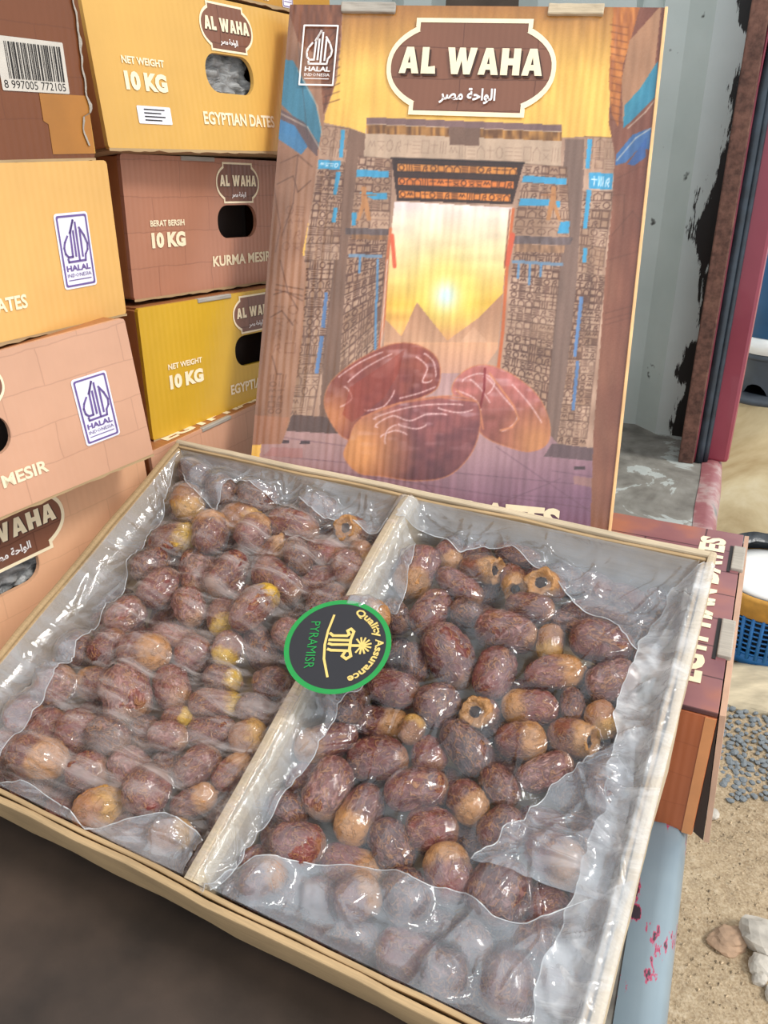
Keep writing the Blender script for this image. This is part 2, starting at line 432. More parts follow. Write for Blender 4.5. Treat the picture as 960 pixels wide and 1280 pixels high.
# tiny grit, too small to pick apart
gv, gf = [], []
for k in range(2600):
    x = random.uniform(0.3, 0.95); y = random.uniform(0.45, 1.15); s = random.choice((0.0012, 0.0016, 0.0022, 0.0032))
    i = len(gv); z = 0.001
    for dx, dy, dz in ((1, 0, 0), (-0.5, 0.8, 0), (-0.6, -0.8, 0), (0, 0, 1)):
        gv.append((x + dx * s * random.uniform(.7, 1.3), y + dy * s * random.uniform(.7, 1.3), z + dz * s))
    gf += [(i, i + 1, i + 3), (i + 1, i + 2, i + 3), (i + 2, i, i + 3)]
M['grit'] = simple('mixed_grit', (178, 158, 130), 0.9, 0.45, 140)
tag(link('grit', pydata(gv, gf), M['grit'], ground), kind='stuff')
def rock(pos, size, m, label, seed, rz=0.0, group=None):
    o = link('rock', rock_mesh(seed, size[0], size[1], size[2], 3, 0.28), m, None, Matrix.Translation(Vector(pos)) @ Matrix.Rotation(rz, 4, 'Z'))
    return tag(o, label, 'rock', group)
rock((0.548, 0.745, 0.014), (0.046, 0.030, 0.026), M['rock_pale'], 'large pale angular rock on the dirt at the lower right edge', 3, -0.5)
rock((0.520, 0.716, 0.008), (0.018, 0.016, 0.014), M['rock_pale'], 'small whitish rock just in front of the large pale rock', 5, 0.4)
rock((0.492, 0.757, 0.006), (0.028, 0.022, 0.014), M['rock_tan'], 'flat tan rock half sunk in the dirt left of the large pale rock', 8, 0.2)
rock((0.512, 0.700, 0.004), (0.011, 0.010, 0.009), M['rock_pale'], 'tiny white rock, nearest of those by the large pale rock', 11, 0.9)
rock((0.522, 0.676, 0.005), (0.013, 0.012, 0.010), M['rock_pale'], 'small pale rock cut by the lower right picture edge', 15, 0.9)
rock((0.555, 0.99, 0.004), (0.012, 0.010, 0.009), M['rock_pale'], 'single pale pebble stone beside the carton flap below the dark pebbles', 19, 0.1)
slab = link('stone_slab', rock_mesh(23, 0.16, 0.085, 0.022, 3, 0.18), M['slab'], None, Matrix.Translation((0.80, 1.315, 0.004)) @ Matrix.Rotation(-0.1, 4, 'Z'))
tag(slab, 'flat pale stone slab on the ground in front of the blue basket', 'stone')
low = link('wall_right', box((0.45, 1.74, 0.0), (2.6, 2.5, 0.4844), 0.012), M['cream_wall']); low['kind'] = 'structure'

# blue basket with a tan rim band, dark liner and white lid
M['blue_plastic'] = simple('blue_plastic', (34, 110, 176), 0.4, 0.1, 20)
M['tan_band'] = simple('ochre_cloth_band', (186, 134, 52), 0.7, 0.15, 30, 0.3)
M['white_plastic'] = simple('white_plastic', (238, 238, 236), 0.4, 0.03, 10)
M['black_bag'] = simple('black_bin_liner', (48, 54, 60), 0.3, 0.4, 25, 0.6)
M['grey_plastic'] = simple('dark_grey_plastic', (62, 68, 76), 0.5, 0.15, 20)
M['drum_blue'] = simple('deep_blue_drum_paint', (28, 84, 128), 0.4, 0.12, 8)
bx, by = 0.838, 1.465
bk = empty('basket', Matrix.Translation((bx, by, 0.010)), 'blue lattice plastic basket with ochre rim and white lid on the ground', 'basket')
H_, r0, r1 = 0.175, 0.098, 0.118
rad = lambda z: r0 + (r1 - r0) * z / H_
link('base', lathe([(0.0, 0.0), (r0, 0.0), (r0 + 0.003, 0.025), (r0, 0.027)], 40), M['blue_plastic'], bk)
for k in range(8):
    z = 0.032 + k * 0.0125
    link('ring', tube([(rad(z) * math.cos(a), rad(z) * math.sin(a), z) for a in np.linspace(0, 2 * math.pi, 40, endpoint=False)], 0.0022, 6, True), M['blue_plastic'], bk)
slat = tube([(rad(0.02), 0, 0.02), (rad(0.13), 0, 0.13)], 0.0042, 6); slat.materials.append(M['blue_plastic'])
for k in range(36):
    o = bpy.data.objects.new('slat', slat); C.objects.link(o); o.parent = bk; o.rotation_euler = (0, 0, 2 * math.pi * k / 36)
link('inner_bag', lathe([(0.0, 0.004), (r0 - 0.012, 0.006), (r1 - 0.014, 0.165)], 32), M['black_bag'], bk)
link('rim_band', lathe([(rad(0.12) + 0.003, 0.125), (rad(0.13) + 0.005, 0.13), (r1 + 0.007, 0.172), (r1 + 0.003, 0.178), (r1 - 0.006, 0.176)], 48), M['tan_band'], bk)
link('lid', lathe([(r1 - 0.008, 0.170), (r1 - 0.012, 0.184), (0.07, 0.189), (0.002, 0.190)], 48, True), M['white_plastic'], bk)
ang = np.linspace(0.3, 2.9, 40)
Pb = np.array([[((r1 + d) * math.cos(a), (r1 + d) * math.sin(a), z + 0.006 * noise.noise(Vector((a * 4, z * 60, 0)))) for d, z in ((0.0, 0.165), (0.006, 0.19), (0.008, 0.215), (-0.004, 0.222), (-0.02, 0.205))] for a in ang])
link('bag_fringe', grid_mesh(Pb), M['black_bag'], bk)
# dark spool stand and blue drum on the low wall
sx, sy, sz = 0.895, 1.79, 0.4844
st = empty('spool_stand', Matrix.Translation((sx, sy, sz + 0.001)), 'dark grey round plastic stand on the cream wall beside the red door frame', 'stand')
link('lower_flange', lathe([(0.0, 0.0), (0.098, 0.0), (0.100, 0.006), (0.098, 0.012), (0.055, 0.014)], 48), M['grey_plastic'], st)
def open_column():
    v, f = [], []; N = 40
    for k in range(N):
        a = 2 * math.pi * k / N; lowz = 0.012
        d = abs((a - 3.9 + math.pi) % (2 * math.pi) - math.pi)
        if d < 0.42: lowz = 0.012 + 0.026 * math.sqrt(1 - (d / 0.42) ** 2)
        for z in (lowz, 0.10): v.append((0.062 * math.cos(a), 0.062 * math.sin(a), z))
    for k in range(N): f.append((2 * k, 2 * ((k + 1) % N), 2 * ((k + 1) % N) + 1, 2 * k + 1))
    return pydata(v, f, True)
link('column', open_column(), M['grey_plastic'], st)
link('upper_flange', lathe([(0.05, 0.098), (0.086, 0.098), (0.088, 0.104), (0.086, 0.110), (0.0, 0.111)], 48), M['grey_plastic'], st)
dr = empty('drum', Matrix.Translation((sx, sy, sz + 0.113)), 'blue drum with a white foot band standing on the dark stand', 'drum')
link('foot_band', lathe([(0.0, 0.0), (0.086, 0.0), (0.088, 0.035), (0.08, 0.036)], 48), M['white_plastic'], dr)
link('body', lathe([(0.08, 0.034), (0.088, 0.040), (0.090, 0.20), (0.084, 0.22), (0.0, 0.222)], 48, False), M['drum_blue'], dr)

# ------------------------------------------------------------------ printed marks shared by the cartons
GLY = {'A': ([[(0, 0), (.30, 1), (.64, 1), (.96, 0), (.62, 0), (.57, .19), (.36, .19), (.31, 0)], [(.405, .40), (.525, .40), (.467, .68)]], 0.96),
       'L': ([[(0, 0), (0, 1), (.33, 1), (.33, .26), (.66, .30), (.70, 0)]], 0.70),
       'W': ([[(0, 1), (.25, 0), (.56, 0), (.69, .52), (.82, 0), (1.13, 0), (1.40, 1), (1.07, 1), (.96, .45), (.84, 1), (.56, 1), (.44, .45), (.33, 1)]], 1.40),
       'H': ([[(0, 0), (0, 1), (.33, 1), (.33, .63), (.56, .63), (.56, 1), (.89, 1), (.89, 0), (.56, 0), (.56, .37), (.33, .37), (.33, 0)]], 0.89)}
def al_waha(w, h):
    loops = []; x = 0
    for ch in 'AL WAHA':
        if ch == ' ': x += 0.42; continue
        g, adv = GLY[ch]
        loops += [[(px + x, py) for px, py in lp] for lp in g]; x += adv + 0.10
    x -= 0.10
    return poly2d([[(px / x * w - w / 2, py * h) for px, py in lp] for lp in loops])
ARABIC = "\uFEAE\uFEBC\uFEE3 \uFE94\uFEA3\uFE8D\uFEEE\uFEDF\uFE8D"
def badge_outline(w, h, g=0.0):
    """rounded body with a stepped bar through its middle; g grows the outline"""
    hw, hh, bw, bh = w / 2 + g, h / 2 * 0.80 + g, w * 0.335 + g, h / 2 + g
    pts = []
    a1 = math.acos(min(1, bw / hw))
    a1 = math.acos(min(0.999, (bw * 0.98) / hw)) 
    for s0, s1 in ((1, 1), (-1, 1), (-1, -1), (1, -1)):
        seg = []
        for k in range(9):
            t = k / 8 * a1
            # superellipse quarter between the side and the bar
            cx = math.cos(t); sy = math.sin(t) / math.sin(a1)
            seg.append((s0 * hw * cx, s1 * hh * sy ** 0.9 if sy > 0 else 0.0))
        seg.append((s0 * bw, s1 * hh)); seg.append((s0 * bw, s1 * bh))
        if s0 * s1 < 0: seg = seg[::-1]
        pts += seg
    return pts
def add_badge(parent, cx, cy, w, h, arabic=True, line=None, m_brown=None, eps=0.0006):
    line = line or w * 0.028
    def put(me, name, m, e):
        a = mesh_np(me); a[:, 0] += cx; a[:, 1] += cy; mesh_set(me, a)
        return link(name, face_put(me, e), m, parent)
    put(poly2d([badge_outline(w, h, line), badge_outline(w, h, 0)]), 'badge_border', M['cream'], eps)
    put(poly2d([badge_outline(w, h, 0)]), 'badge', m_brown or M['badge_brown'], eps * 0.8)
    me = al_waha(w * 0.89, h * 0.30); a = mesh_np(me); a[:, 1] -= h * 0.09; a[:, 0] += w * 0.012; a[:, 1] -= h * 0.02; mesh_set(me, a)
    put(me, 'lettering', M['shadow_letter'], eps * 1.3)
    me = al_waha(w * 0.89, h * 0.30); a = mesh_np(me); a[:, 1] -= h * 0.09; mesh_set(me, a)
    put(me, 'lettering', M['cream'], eps * 1.8)
    if arabic:
        put(fit2d(text2d(ARABIC, 0.03, 2), -w * 0.175, w * 0.175, -h * 0.42, -h * 0.24), 'lettering', M['white_print'], eps * 1.8)
def halal(parent, x0, x1, y0, y1, m_ink, m_paper=None, eps=0.0006):
    """upright label: framed leaf-shaped mark, HALAL over INDONESIA"""
    w, h = x1 - x0, y1 - y0; cx = (x0 + x1) / 2; fr = w * 0.045
    def P(x, y): return (cx + x * w, y0 + y * h)
    def put(me, name, m, e): return link(name, face_put(me, e), m, parent)
    if m_paper:
        put(poly2d([rrect(x0, x1, y0, y1, w * 0.08)]), 'halal_label', m_paper, eps)
        i = w * 0.05
        put(poly2d([rrect(x0 + i, x1 - i, y0 + i, y1 - i, w * 0.05), rrect(x0 + i + fr, x1 - i - fr, y0 + i + fr, y1 - i - fr, w * 0.04)]), 'label_frame', m_ink, eps * 1.6)
    else:
        put(poly2d([rrect(x0, x1, y0, y1, w * 0.03), rrect(x0 + fr, x1 - fr, y0 + fr, y1 - fr, w * 0.02)]), 'label_frame', m_ink, eps * 1.6)
    S = [[(-.20, .70), (-.30, .62), (-.34, .55), (-.32, .47), (-.25, .425), (-.12, .425), (-.10, .74), (.02, .90)],
         [(-.12, .74), (.03, .90)], [(-.01, .76), (-.02, .43)], [(.08, .87), (.07, .37)], [(.19, .76), (.18, .42)],
         [(.18, .80), (.30, .69), (.37, .58), (.35, .50), (.27, .44), (.25, .36), (-.26, .36), (-.27, .40)]]
    put(strokes([[P(*q) for q in s] for s in S], w * 0.052), 'halal_mark', m_ink, eps * 1.6)
    put(fit2d(text2d('HALAL', 0.035, 2), *[v for v in (P(-.36, 0)[0], P(.36, 0)[0], P(0, .235)[1], P(0, .315)[1])]), 'lettering', m_ink, eps * 1.6)
    put(fit2d(text2d('INDONESIA', 0.0, 1), P(-.36, 0)[0], P(.36, 0)[0], P(0, .155)[1], P(0, .205)[1]), 'lettering', m_ink, eps * 1.6)
    put(strokes([[P(-.34, .115), P(.34, .115)]], h * 0.012), 'rule', m_ink, eps * 1.6)
def word(parent, s, x0, x1, y0, y1, m=None, bold=0.03, name='lettering', eps=0.0007):
    return link(name, face_put(fit2d(text2d(s, bold, 3), x0, x1, y0, y1), eps), m or M['cream'], parent)

M['yellow_dark'] = carton_print('dark_amber_carton_print', (190, 138, 52))
CW, CH, CD = 0.294, 0.121, 0.29           # face width, height and depth of the shipping cartons
HOLE = rrect(0.117, 0.177, 0.0475, 0.0785, 0.014, 6)
def panel_mesh(w, h, hole=None, bulge=0.0):
    me = poly2d([rrect(0, w, 0, h, 0.003, 2)] + ([hole] if hole else []), 0.0)
    a = mesh_np(me); b = np.stack([a[:, 0], np.zeros(len(a)), a[:, 1]], -1); mesh_set(me, b)
    bm = bmesh.new(); bm.from_mesh(me)
    geo = bmesh.ops.extrude_face_region(bm, geom=bm.faces[:])
    for v in geo['geom']:
        if isinstance(v, bmesh.types.BMVert): v.co.y += 0.004
    bmesh.ops.recalc_face_normals(bm, faces=bm.faces); return from_bm(bm)
def carton(name, pos, yaw, pitch, roll, front, label, group='cartons stacked at the left', hole=True, side='side_brown', width=CW, height=CH, depth=CD, bag=False, scale=1.0):
    root = empty(name, pose(pos, yaw, pitch, roll) @ Matrix.Diagonal((scale, scale, scale, 1)), label, 'carton', group)
    fp = link('front_panel', panel_mesh(width, height, HOLE if hole else None), M[front], root)
    for x in (0.0, width - 0.004):
        link('side_panel', box((x, 0.0045, 0.002), (x + 0.004, depth, height - 0.002), 0.0006), M[side], root)
    link('back_panel', box((0.0045, depth - 0.004, 0.002), (width - 0.0045, depth, height - 0.002)), M[side], root)
    link('bottom_panel', box((0.0045, 0.0045, 0.0), (width - 0.0045, depth - 0.0045, 0.004)), M['kraft'], root)
    link('top_flap', box((0.0045, 0.0045, height - 0.0045), (width - 0.0045, depth / 2, height - 0.0005)), M[side], root)
    link('top_flap', box((0.0045, depth / 2 + 0.001, height - 0.0045), (width - 0.0045, depth - 0.0045, height - 0.0005)), M[side], root)
    # ragged fold line along the lower front edge
    n_ = 60; v, f = [], []
    for k in range(n_):
        x = width * k / (n_ - 1); d = 0.0022 + 0.0016 * noise.noise(Vector((x * 90, pos[2] * 40, 0)))
        v += [(x, -0.0005, 0.001), (x, -0.0005, 0.001 - max(d, 0.0004))]
    f = [(2 * k, 2 * k + 2, 2 * k + 3, 2 * k + 1) for k in range(n_ - 1)]
    link('torn_edge', pydata(v, f), M['kraft'], root)
    # pale bared board where the lid tab was pressed in at the top edge
    link('corrugated_tab', box((width * 0.5 - 0.075, -0.0012, height - 0.0035), (width * 0.5 - 0.03, 0.004, height + 0.0005), 0.0008), M['kraft_grey'], root)
    if hole:
        if bag:
            g = np.array([[(0.112 + 0.07 * i / 24, 0.012 + 0.006 * noise.noise(Vector((i * 0.35, j * 0.5, 2.0))), 0.043 + 0.04 * j / 16) for j in range(17)] for i in range(25)])
            link('inner_bag', grid_mesh(g), M['grey_film'], root)
        link('hole_shade_sheet', box((0.10, 0.03, 0.03), (0.195, 0.033, 0.095)), M['inside_shade'], root)  # dark sheet added behind the hand hole as its inner shade
    return root, fp
def film_grey():
    t = NT('crinkled_grey_inner_film'); v = t.coord('Object'); nz = t.noise(t.coord('Object', (1, 1, 2.5)), 60, 4, 0.6, 1.0)
    c = t.ramp(nz, [(0.3, (92, 92, 92)), (0.65, (168, 168, 166))])
    t.bsdf(c, 0.2, t.bump(nz, 0.8, 0.004)); return t.m
M['grey_film'] = film_grey()

def std_prints(fp, weight_word, name_word, sticker=False):
    add_badge(fp, 0.150, 0.099, 0.062, 0.034)
    word(fp, weight_word, 0.027, 0.070, 0.0618, 0.0672, bold=0.03)
    word(fp, '10 KG', 0.027, 0.070, 0.0432, 0.0568, bold=0.06)
    word(fp, name_word, 0.106, 0.198, 0.0215, 0.0318, bold=0.03)
    if sticker:
        link('paper_sticker', face_put(poly2d([rrect(0.034, 0.069, 0.0195, 0.0325, 0.001)])), M['paper_white'], fp)
        link('sticker_print', face_put(strokes([[(0.041, 0.030 - 0.0026 * k), (0.062 - 0.004 * (k % 2), 0.030 - 0.0026 * k)] for k in range(4)], 0.0009), 0.0009), M['ink_black'], fp)
    halal(fp, CW - 0.060, CW - 0.0275, 0.029, 0.085, M['violet_print'], M['paper_white'])

R1 = ((-0.2260, 0.7433, -0.0270), 0.9774, -0.1214, 0.0600)
R2 = ((-0.2334, 0.7720, -0.1595), 1.0297, -0.0104, 0.0840)
R3 = ((-0.2269, 0.7409, -0.2904), 0.9774, -0.0377, 0.0720)
r, fp = carton('carton', *R1, 'yellow_amber', 'amber carton with white paper sticker and plastic-filled hand hole, top of right stack', bag=True, scale=1.09)
std_prints(fp, 'NET WEIGHT', 'EGYPTIAN DATES', True)
r, fp = carton('carton', *R2, 'brown_rose', 'rose brown carton with dark hand hole, right stack, just below the sticker carton', scale=1.06)
std_prints(fp, 'BERAT BERSIH', 'KURMA MESIR')
r, fp = carton('carton', *R3, 'yellow_mustard', 'mustard yellow carton in the right stack below the rose brown carton', scale=1.06)
std_prints(fp, 'NET WEIGHT', 'EGYPTIAN DATES')
def below(p, dz, d=(0, 0)): return ((p[0][0] + d[0], p[0][1] + d[1], p[0][2] + dz), p[1], 0.0, 0.0)
r, fp = carton('carton', (-0.2235, 0.7140, -0.4125), 1.02, 0.0, 0.0, 'peach', 'peach carton at the foot of the right stack, mostly hidden behind the date tray', hole=False)
tp = link('top_print', box((0.005, 0.002, CH - 0.0004), (0.20, 0.03, CH + 0.0002)), M['side_brown'], r)
a = fit2d(text2d('EGYPTIAN', 0.05), 0.03, 0.19, 0.006, 0.022); b = mesh_np(a); mesh_set(a, np.stack([b[:, 0], b[:, 1], np.full(len(b), CH + 0.0006)], -1))
link('lettering', a, M['cream'], tp)
# carton above the right stack, only its lower edge in view
r, fp = carton('carton', (-0.2282, 0.7742, 0.1075), 0.9774, -0.06, 0.0600, 'yellow_dark', 'darker amber carton on the very top of the right stack, cut off by the frame', scale=1.09)
add_badge(fp, 0.150, 0.099, 0.062, 0.034)
word(fp, 'EGYPTIAN DATES', 0.130, 0.200, 0.0035, 0.0125)
halal(fp, CW - 0.075, CW - 0.0595, 0.0015, 0.045, M['violet_print'], M['paper_white'])

def from_right(pos, yaw, pitch, roll, k=1.0):     # pose measured at the right lower corner of a face
    p = eul(yaw, pitch, roll) @ Vector((-CW * k, 0, 0)); return (pos[0] + p.x, pos[1] + p.y, pos[2] + p.z), yaw, pitch, roll
L2 = from_right((-0.2171, 0.690, -0.1539), 1.0541, 0.0044, 0.0372)
L3 = from_right((-0.2030, 0.6569, -0.2700), 0.8925, -0.0425, -0.0296)
L4p = from_right((-0.2275, 0.7075, -0.4115), 0.9600, -0.0050, -0.0050, 1.08)
L1 = from_right((-0.2171, 0.690, -0.0319), 1.0541, 0.0044, 0.0372)
r, fp = carton('carton', *L2, 'yellow_light', 'light amber carton with halal label, in the left stack under the barcode carton')
std_prints(fp, 'NET WEIGHT', 'EGYPTIAN DATES')
r, fp = carton('carton', *L3, 'peach', 'peach brown carton with halal label in the left stack, third from the top')
std_prints(fp, 'BERAT BERSIH', 'KURMA MESIR')
r, fp = carton('carton', *L4p, 'peach_light', 'light peach carton with arched logo and open hand hole, behind the left tray edge', bag=True, scale=1.08)
add_badge(fp, 0.156, 0.095, 0.098, 0.050)
word(fp, '10 KG', 0.027, 0.070, 0.0432, 0.0568, bold=0.06)
r, fp = carton('carton', *L1, 'barcode_brown', 'dark brown carton with torn corner and barcode label, top of the left stack', hole=False, width=CW - 0.006)
fp2 = fp
x0, x1, y0, y1 = CW - 0.0800, CW - 0.0225, 0.0445, 0.0775
link('barcode_label', face_put(poly2d([rrect(x0, x1, y0, y1, 0.001)])), M['barcode_paper'], fp)
bars = []; x = x0 + 0.007; rr = random.Random(4)
while x < x1 - 0.004:
    wb = rr.choice((0.0005, 0.0005, 0.001, 0.0015)); bars.append([(x, y0 + 0.0075), (x + wb, y0 + 0.0075), (x + wb, y1 - 0.003), (x, y1 - 0.003)]); x += wb + rr.choice((0.0005, 0.0008, 0.0012))
link('barcode', face_put(poly2d(bars), 0.0009), M['ink_black'], fp)
word(fp, '8 997005 772105', x0 + 0.002, x1 - 0.003, y0 + 0.0015, y0 + 0.0066, M['ink_black'], 0.0)
link('amber_print', face_put(poly2d([[(CW - 0.046, 0.004), (CW - 0.006, 0.004), (CW - 0.006, 0.044), (CW - 0.05, 0.044), (CW - 0.05, 0.026), (CW - 0.046, 0.024)]]), 0.0004), simple('ochre_print', (170, 112, 46), 0.4, 0.06, 30), fp)
# torn corner: ragged pale board strip and the bent flap behind it
v, f = [], []
for k in range(40):
    z = CH * (0.08 + 0.92 * k / 39); q = CW - 0.008 + 0.004 * noise.noise(Vector((z * 70, 1, 0))) - (0.006 if k < 8 else 0)
    wq = 0.0026 + 0.0022 * noise.noise(Vector((z * 120, 5, 0)))
    v += [(q, -0.0016, z), (q + max(wq, 0.0008), -0.0008, z)]
link('torn_edge', pydata(v, [(2 * k, 2 * k + 1, 2 * k + 3, 2 * k + 2) for k in range(39)]), M['kraft_grey'], r)
link('bent_flap', pydata([(CW + 0.002, 0.012, 0.004), (CW + 0.008, 0.014, 0.004), (CW + 0.002, 0.010, CH), (CW - 0.006, 0.010, CH), (CW + 0.003, 0.016, 0.004), (CW - 0.004, 0.014, CH)], [(0, 1, 2, 3), (0, 4, 5, 3)]), M['yellow_amber'], r)
# block under both stacks (covered wheel arch)
o = struct('trim_4', box((-1.0, 0.02, ZB), (-0.575, 0.95, -0.4135)), M['unseen_panel'])

# ------------------------------------------------------------------ art print of the big upright carton
X0, X1, Y0, Y1 = 296, 846, 4, 724            # painter's sheet
Hh, Ww = Y1 - Y0, X1 - X0
A = np.zeros((Hh, Ww, 3)); YY, XX = np.mgrid[Y0:Y1, X0:X1].astype(float)
pr = np.random.default_rng(11)
def vnoise(sx, sy, seed):
    g = np.random.default_rng(seed).random((int(Hh / sy) + 3, int(Ww / sx) + 3))
    y = (YY - Y0) / sy; x = (XX - X0) / sx; iy = y.astype(int); ix = x.astype(int); fy = y - iy; fx = x - ix
    fy = fy * fy * (3 - 2 * fy); fx = fx * fx * (3 - 2 * fx)
    return (g[iy, ix] * (1 - fx) + g[iy, ix + 1] * fx) * (1 - fy) + (g[iy + 1, ix] * (1 - fx) + g[iy + 1, ix + 1] * fx) * fy
def pmask(pts, soft=False):
    m = np.zeros((Hh, Ww), bool); xs = [p[0] for p in pts]; ys = [p[1] for p in pts]
    a, b = max(0, int(min(ys)) - Y0), min(Hh, int(max(ys)) - Y0 + 2); c, d = max(0, int(min(xs)) - X0), min(Ww, int(max(xs)) - X0 + 2)
    if a >= b or c >= d: return m
    yy, xx = YY[a:b, c:d], XX[a:b, c:d]; s = np.zeros(yy.shape, bool)
    for (xa, ya), (xb, yb) in zip(pts, pts[1:] + pts[:1]):
        if ya == yb: continue
        s ^= ((ya > yy) != (yb > yy)) & (xx < (xb - xa) * (yy - ya) / (yb - ya) + xa)
    m[a:b, c:d] = s; return m
def fill(mask, col, k=1.0):
    col = np.asarray(col, float)
    if col.ndim == 1: A[mask] = A[mask] * (1 - k) + col * k
    else: A[mask] = A[mask] * (1 - k) + col[mask] * k
def poly(pts, col, k=1.0): m = pmask(pts); fill(m, col, k); return m
def grad(c0, c1, t): return np.asarray(c0, float) + (np.asarray(c1, float) - np.asarray(c0, float)) * np.clip(t, 0, 1)[..., None]
def smooth(pts, n=6):
    out = []; N = len(pts)
    for i in range(N):
        p0, p1, p2, p3 = [np.array(pts[(i + j - 1) % N], float) for j in range(4)]
        for k in range(n):
            t = k / n; out.append(tuple(0.5 * ((2 * p1) + (-p0 + p2) * t + (2 * p0 - 5 * p1 + 4 * p2 - p3) * t * t + (-p0 + 3 * p1 - 3 * p2 + p3) * t ** 3)))
    return out
def line(pts, col, w=1.2, k=1.0):
    for (xa, ya), (xb, yb) in zip(pts[:-1], pts[1:]):
        a, b = max(0, int(min(ya, yb) - w - 1) - Y0), min(Hh, int(max(ya, yb) + w + 2) - Y0); c, d = max(0, int(min(xa, xb) - w - 1) - X0), min(Ww, int(max(xa, xb) + w + 2) - X0)
        if a >= b or c >= d: continue
        yy, xx = YY[a:b, c:d], XX[a:b, c:d]; l2 = max((xb - xa) ** 2 + (yb - ya) ** 2, 1e-6)
        t = np.clip(((xx - xa) * (xb - xa) + (yy - ya) * (yb - ya)) / l2, 0, 1)
        dd = np.hypot(xx - xa - t * (xb - xa), yy - ya - t * (yb - ya)); al = np.clip(w / 2 + 0.5 - dd, 0, 1)[..., None] * k
        A[a:b, c:d] = A[a:b, c:d] * (1 - al) + np.asarray(col, float) * al
def quad(q, u, v):   # bilinear point inside a 4-corner panel (TL TR BR BL)
    q = [np.array(p, float) for p in q]; return tuple((q[0] * (1 - u) + q[1] * u) * (1 - v) + (q[3] * (1 - u) + q[2] * u) * v)
def glyphs(q, nu, nv, col, w=1.1, k=0.85, seed=1, frames=True):
    if frames: k *= 0.42; w *= 0.85
    r_ = random.Random(seed)
    for j in range(nv):
        for i in range(nu):
            def P(a, b): return quad(q, (i + 0.12 + 0.76 * a) / nu, (j + 0.12 + 0.76 * b) / nv)
            t = r_.randrange(9)
            if t == 0: line([P(0, 0), P(1, 0), P(1, 1), P(0, 1), P(0, 0)], col, w, k)
            elif t == 1: [line([P(0, y), P(1, y)], col, w, k) for y in (.1, .4, .7, 1)]
            elif t == 2: line([P(.5 + .45 * math.cos(z), .5 + .45 * math.sin(z)) for z in np.linspace(0, 6.3, 9)], col, w, k)
            elif t == 3: line([P(0, .6), P(.25, .2), P(.5, .6), P(.75, .2), P(1, .6)], col, w, k)
            elif t == 4: [line([P(x, 0), P(x, 1)], col, w, k) for x in (.1, .5, .9)]
            elif t == 5: line([P(.1, 1), P(.3, .3), P(.7, .1), P(.8, .5), P(.5, .6), P(.8, 1)], col, w, k)
            elif t == 6: line([P(0, 1), P(0, .4), P(.5, 0), P(1, .4), P(1, 1)], col, w, k)
            elif t == 7: line([P(.5, 0), P(.5, 1)], col, w, k); line([P(0, .35), P(1, .35)], col, w, k)
            else: line([P(0, .2), P(1, .2)], col, w, k); line([P(.2, .5), P(.9, .9)], col, w, k); line([P(.2, .9), P(.9, .5)], col, w * .8, k)
        if frames and j: line([quad(q, 0, j / nv), quad(q, 1, j / nv)], col, 0.9, k * 0.7)
STN = (160, 124, 102); STN_L = (176, 142, 118); DRK = (92, 62, 52); BLU = (66, 148, 186); BRN = (120, 76, 54)
n1 = vnoise(26, 26, 1); n2 = vnoise(7, 7, 2); n3 = vnoise(3, 14, 3)
# golden sky paper
A[:] = grad((150, 96, 50), (233, 182, 88), (YY - 8) / 90)
A[:] = A + ((n1 - .5) * 8)[..., None]
# outer sky behind the temple stays gold; temple mass
poly([(402, 160), (440, 168), (458, 175), (700, 180), (735, 178), (772, 184), (756, 700), (330, 700)], STN)
fill(pmask([(402, 160), (440, 168), (458, 175), (700, 180), (735, 178), (772, 184), (756, 700), (330, 700)]), grad((150, 116, 96), (196, 160, 136), n1))
# dark recesses between pylons
poly([(437, 168), (462, 176), (452, 300), (428, 480), (412, 560), (396, 560), (414, 330)], (122, 92, 76))
poly([(706, 182), (732, 182), (722, 330), (704, 590), (676, 580), (696, 320)], (124, 98, 86))
# sky opening
op = [(493, 258), (642, 266), (630, 350), (622, 440), (600, 470), (478, 470), (482, 390), (486, 320)]
t_ = (YY - 262) / 170.0
sky = np.where((t_ < .42)[..., None], grad((236, 216, 208), (238, 214, 150), t_ / .42), grad((238, 214, 150), (226, 176, 70), (t_ - .42) / .3))
sky = np.where((t_ > .72)[..., None], grad((226, 176, 70), (220, 160, 110), (t_ - .72) / .28), sky)
st_ = vnoise(40, 9, 5); sky = sky + ((st_ - .5) * 26)[..., None] * np.array([1, 1, .6])
rs = np.hypot((XX - 557) / 1.0, (YY - 374) / 1.15)
g_ = np.exp(-(rs / 36) ** 2) * np.clip((432 - YY) / 40, 0, 1); sky = sky * (1 - g_)[..., None] + np.array([246, 226, 112.]) * g_[..., None]
sky = sky * (1 - np.exp(-(rs / 15) ** 2))[..., None] + np.array([206, 226, 226.]) * np.exp(-(rs / 15) ** 2)[..., None]
fill(pmask(op), sky)
hz = grad((170, 122, 92), (206, 158, 124), (YY - 372) / 75)
for p in ([(536, 446), (600, 400), (634, 366), (628, 446)], [(481, 402), (496, 418), (520, 446), (478, 446)], [(492, 446), (521, 382), (572, 446)], [(562, 446), (592, 412), (622, 446)]):
    m_ = pmask(p) & pmask(op); fill(m_, hz if p[0][0] != 562 else hz + 12)
fill(pmask([(476, 432), (640, 432), (640, 480), (474, 480)]) & pmask(op), grad((214, 160, 122), (196, 146, 122), (YY - 432) / 40))
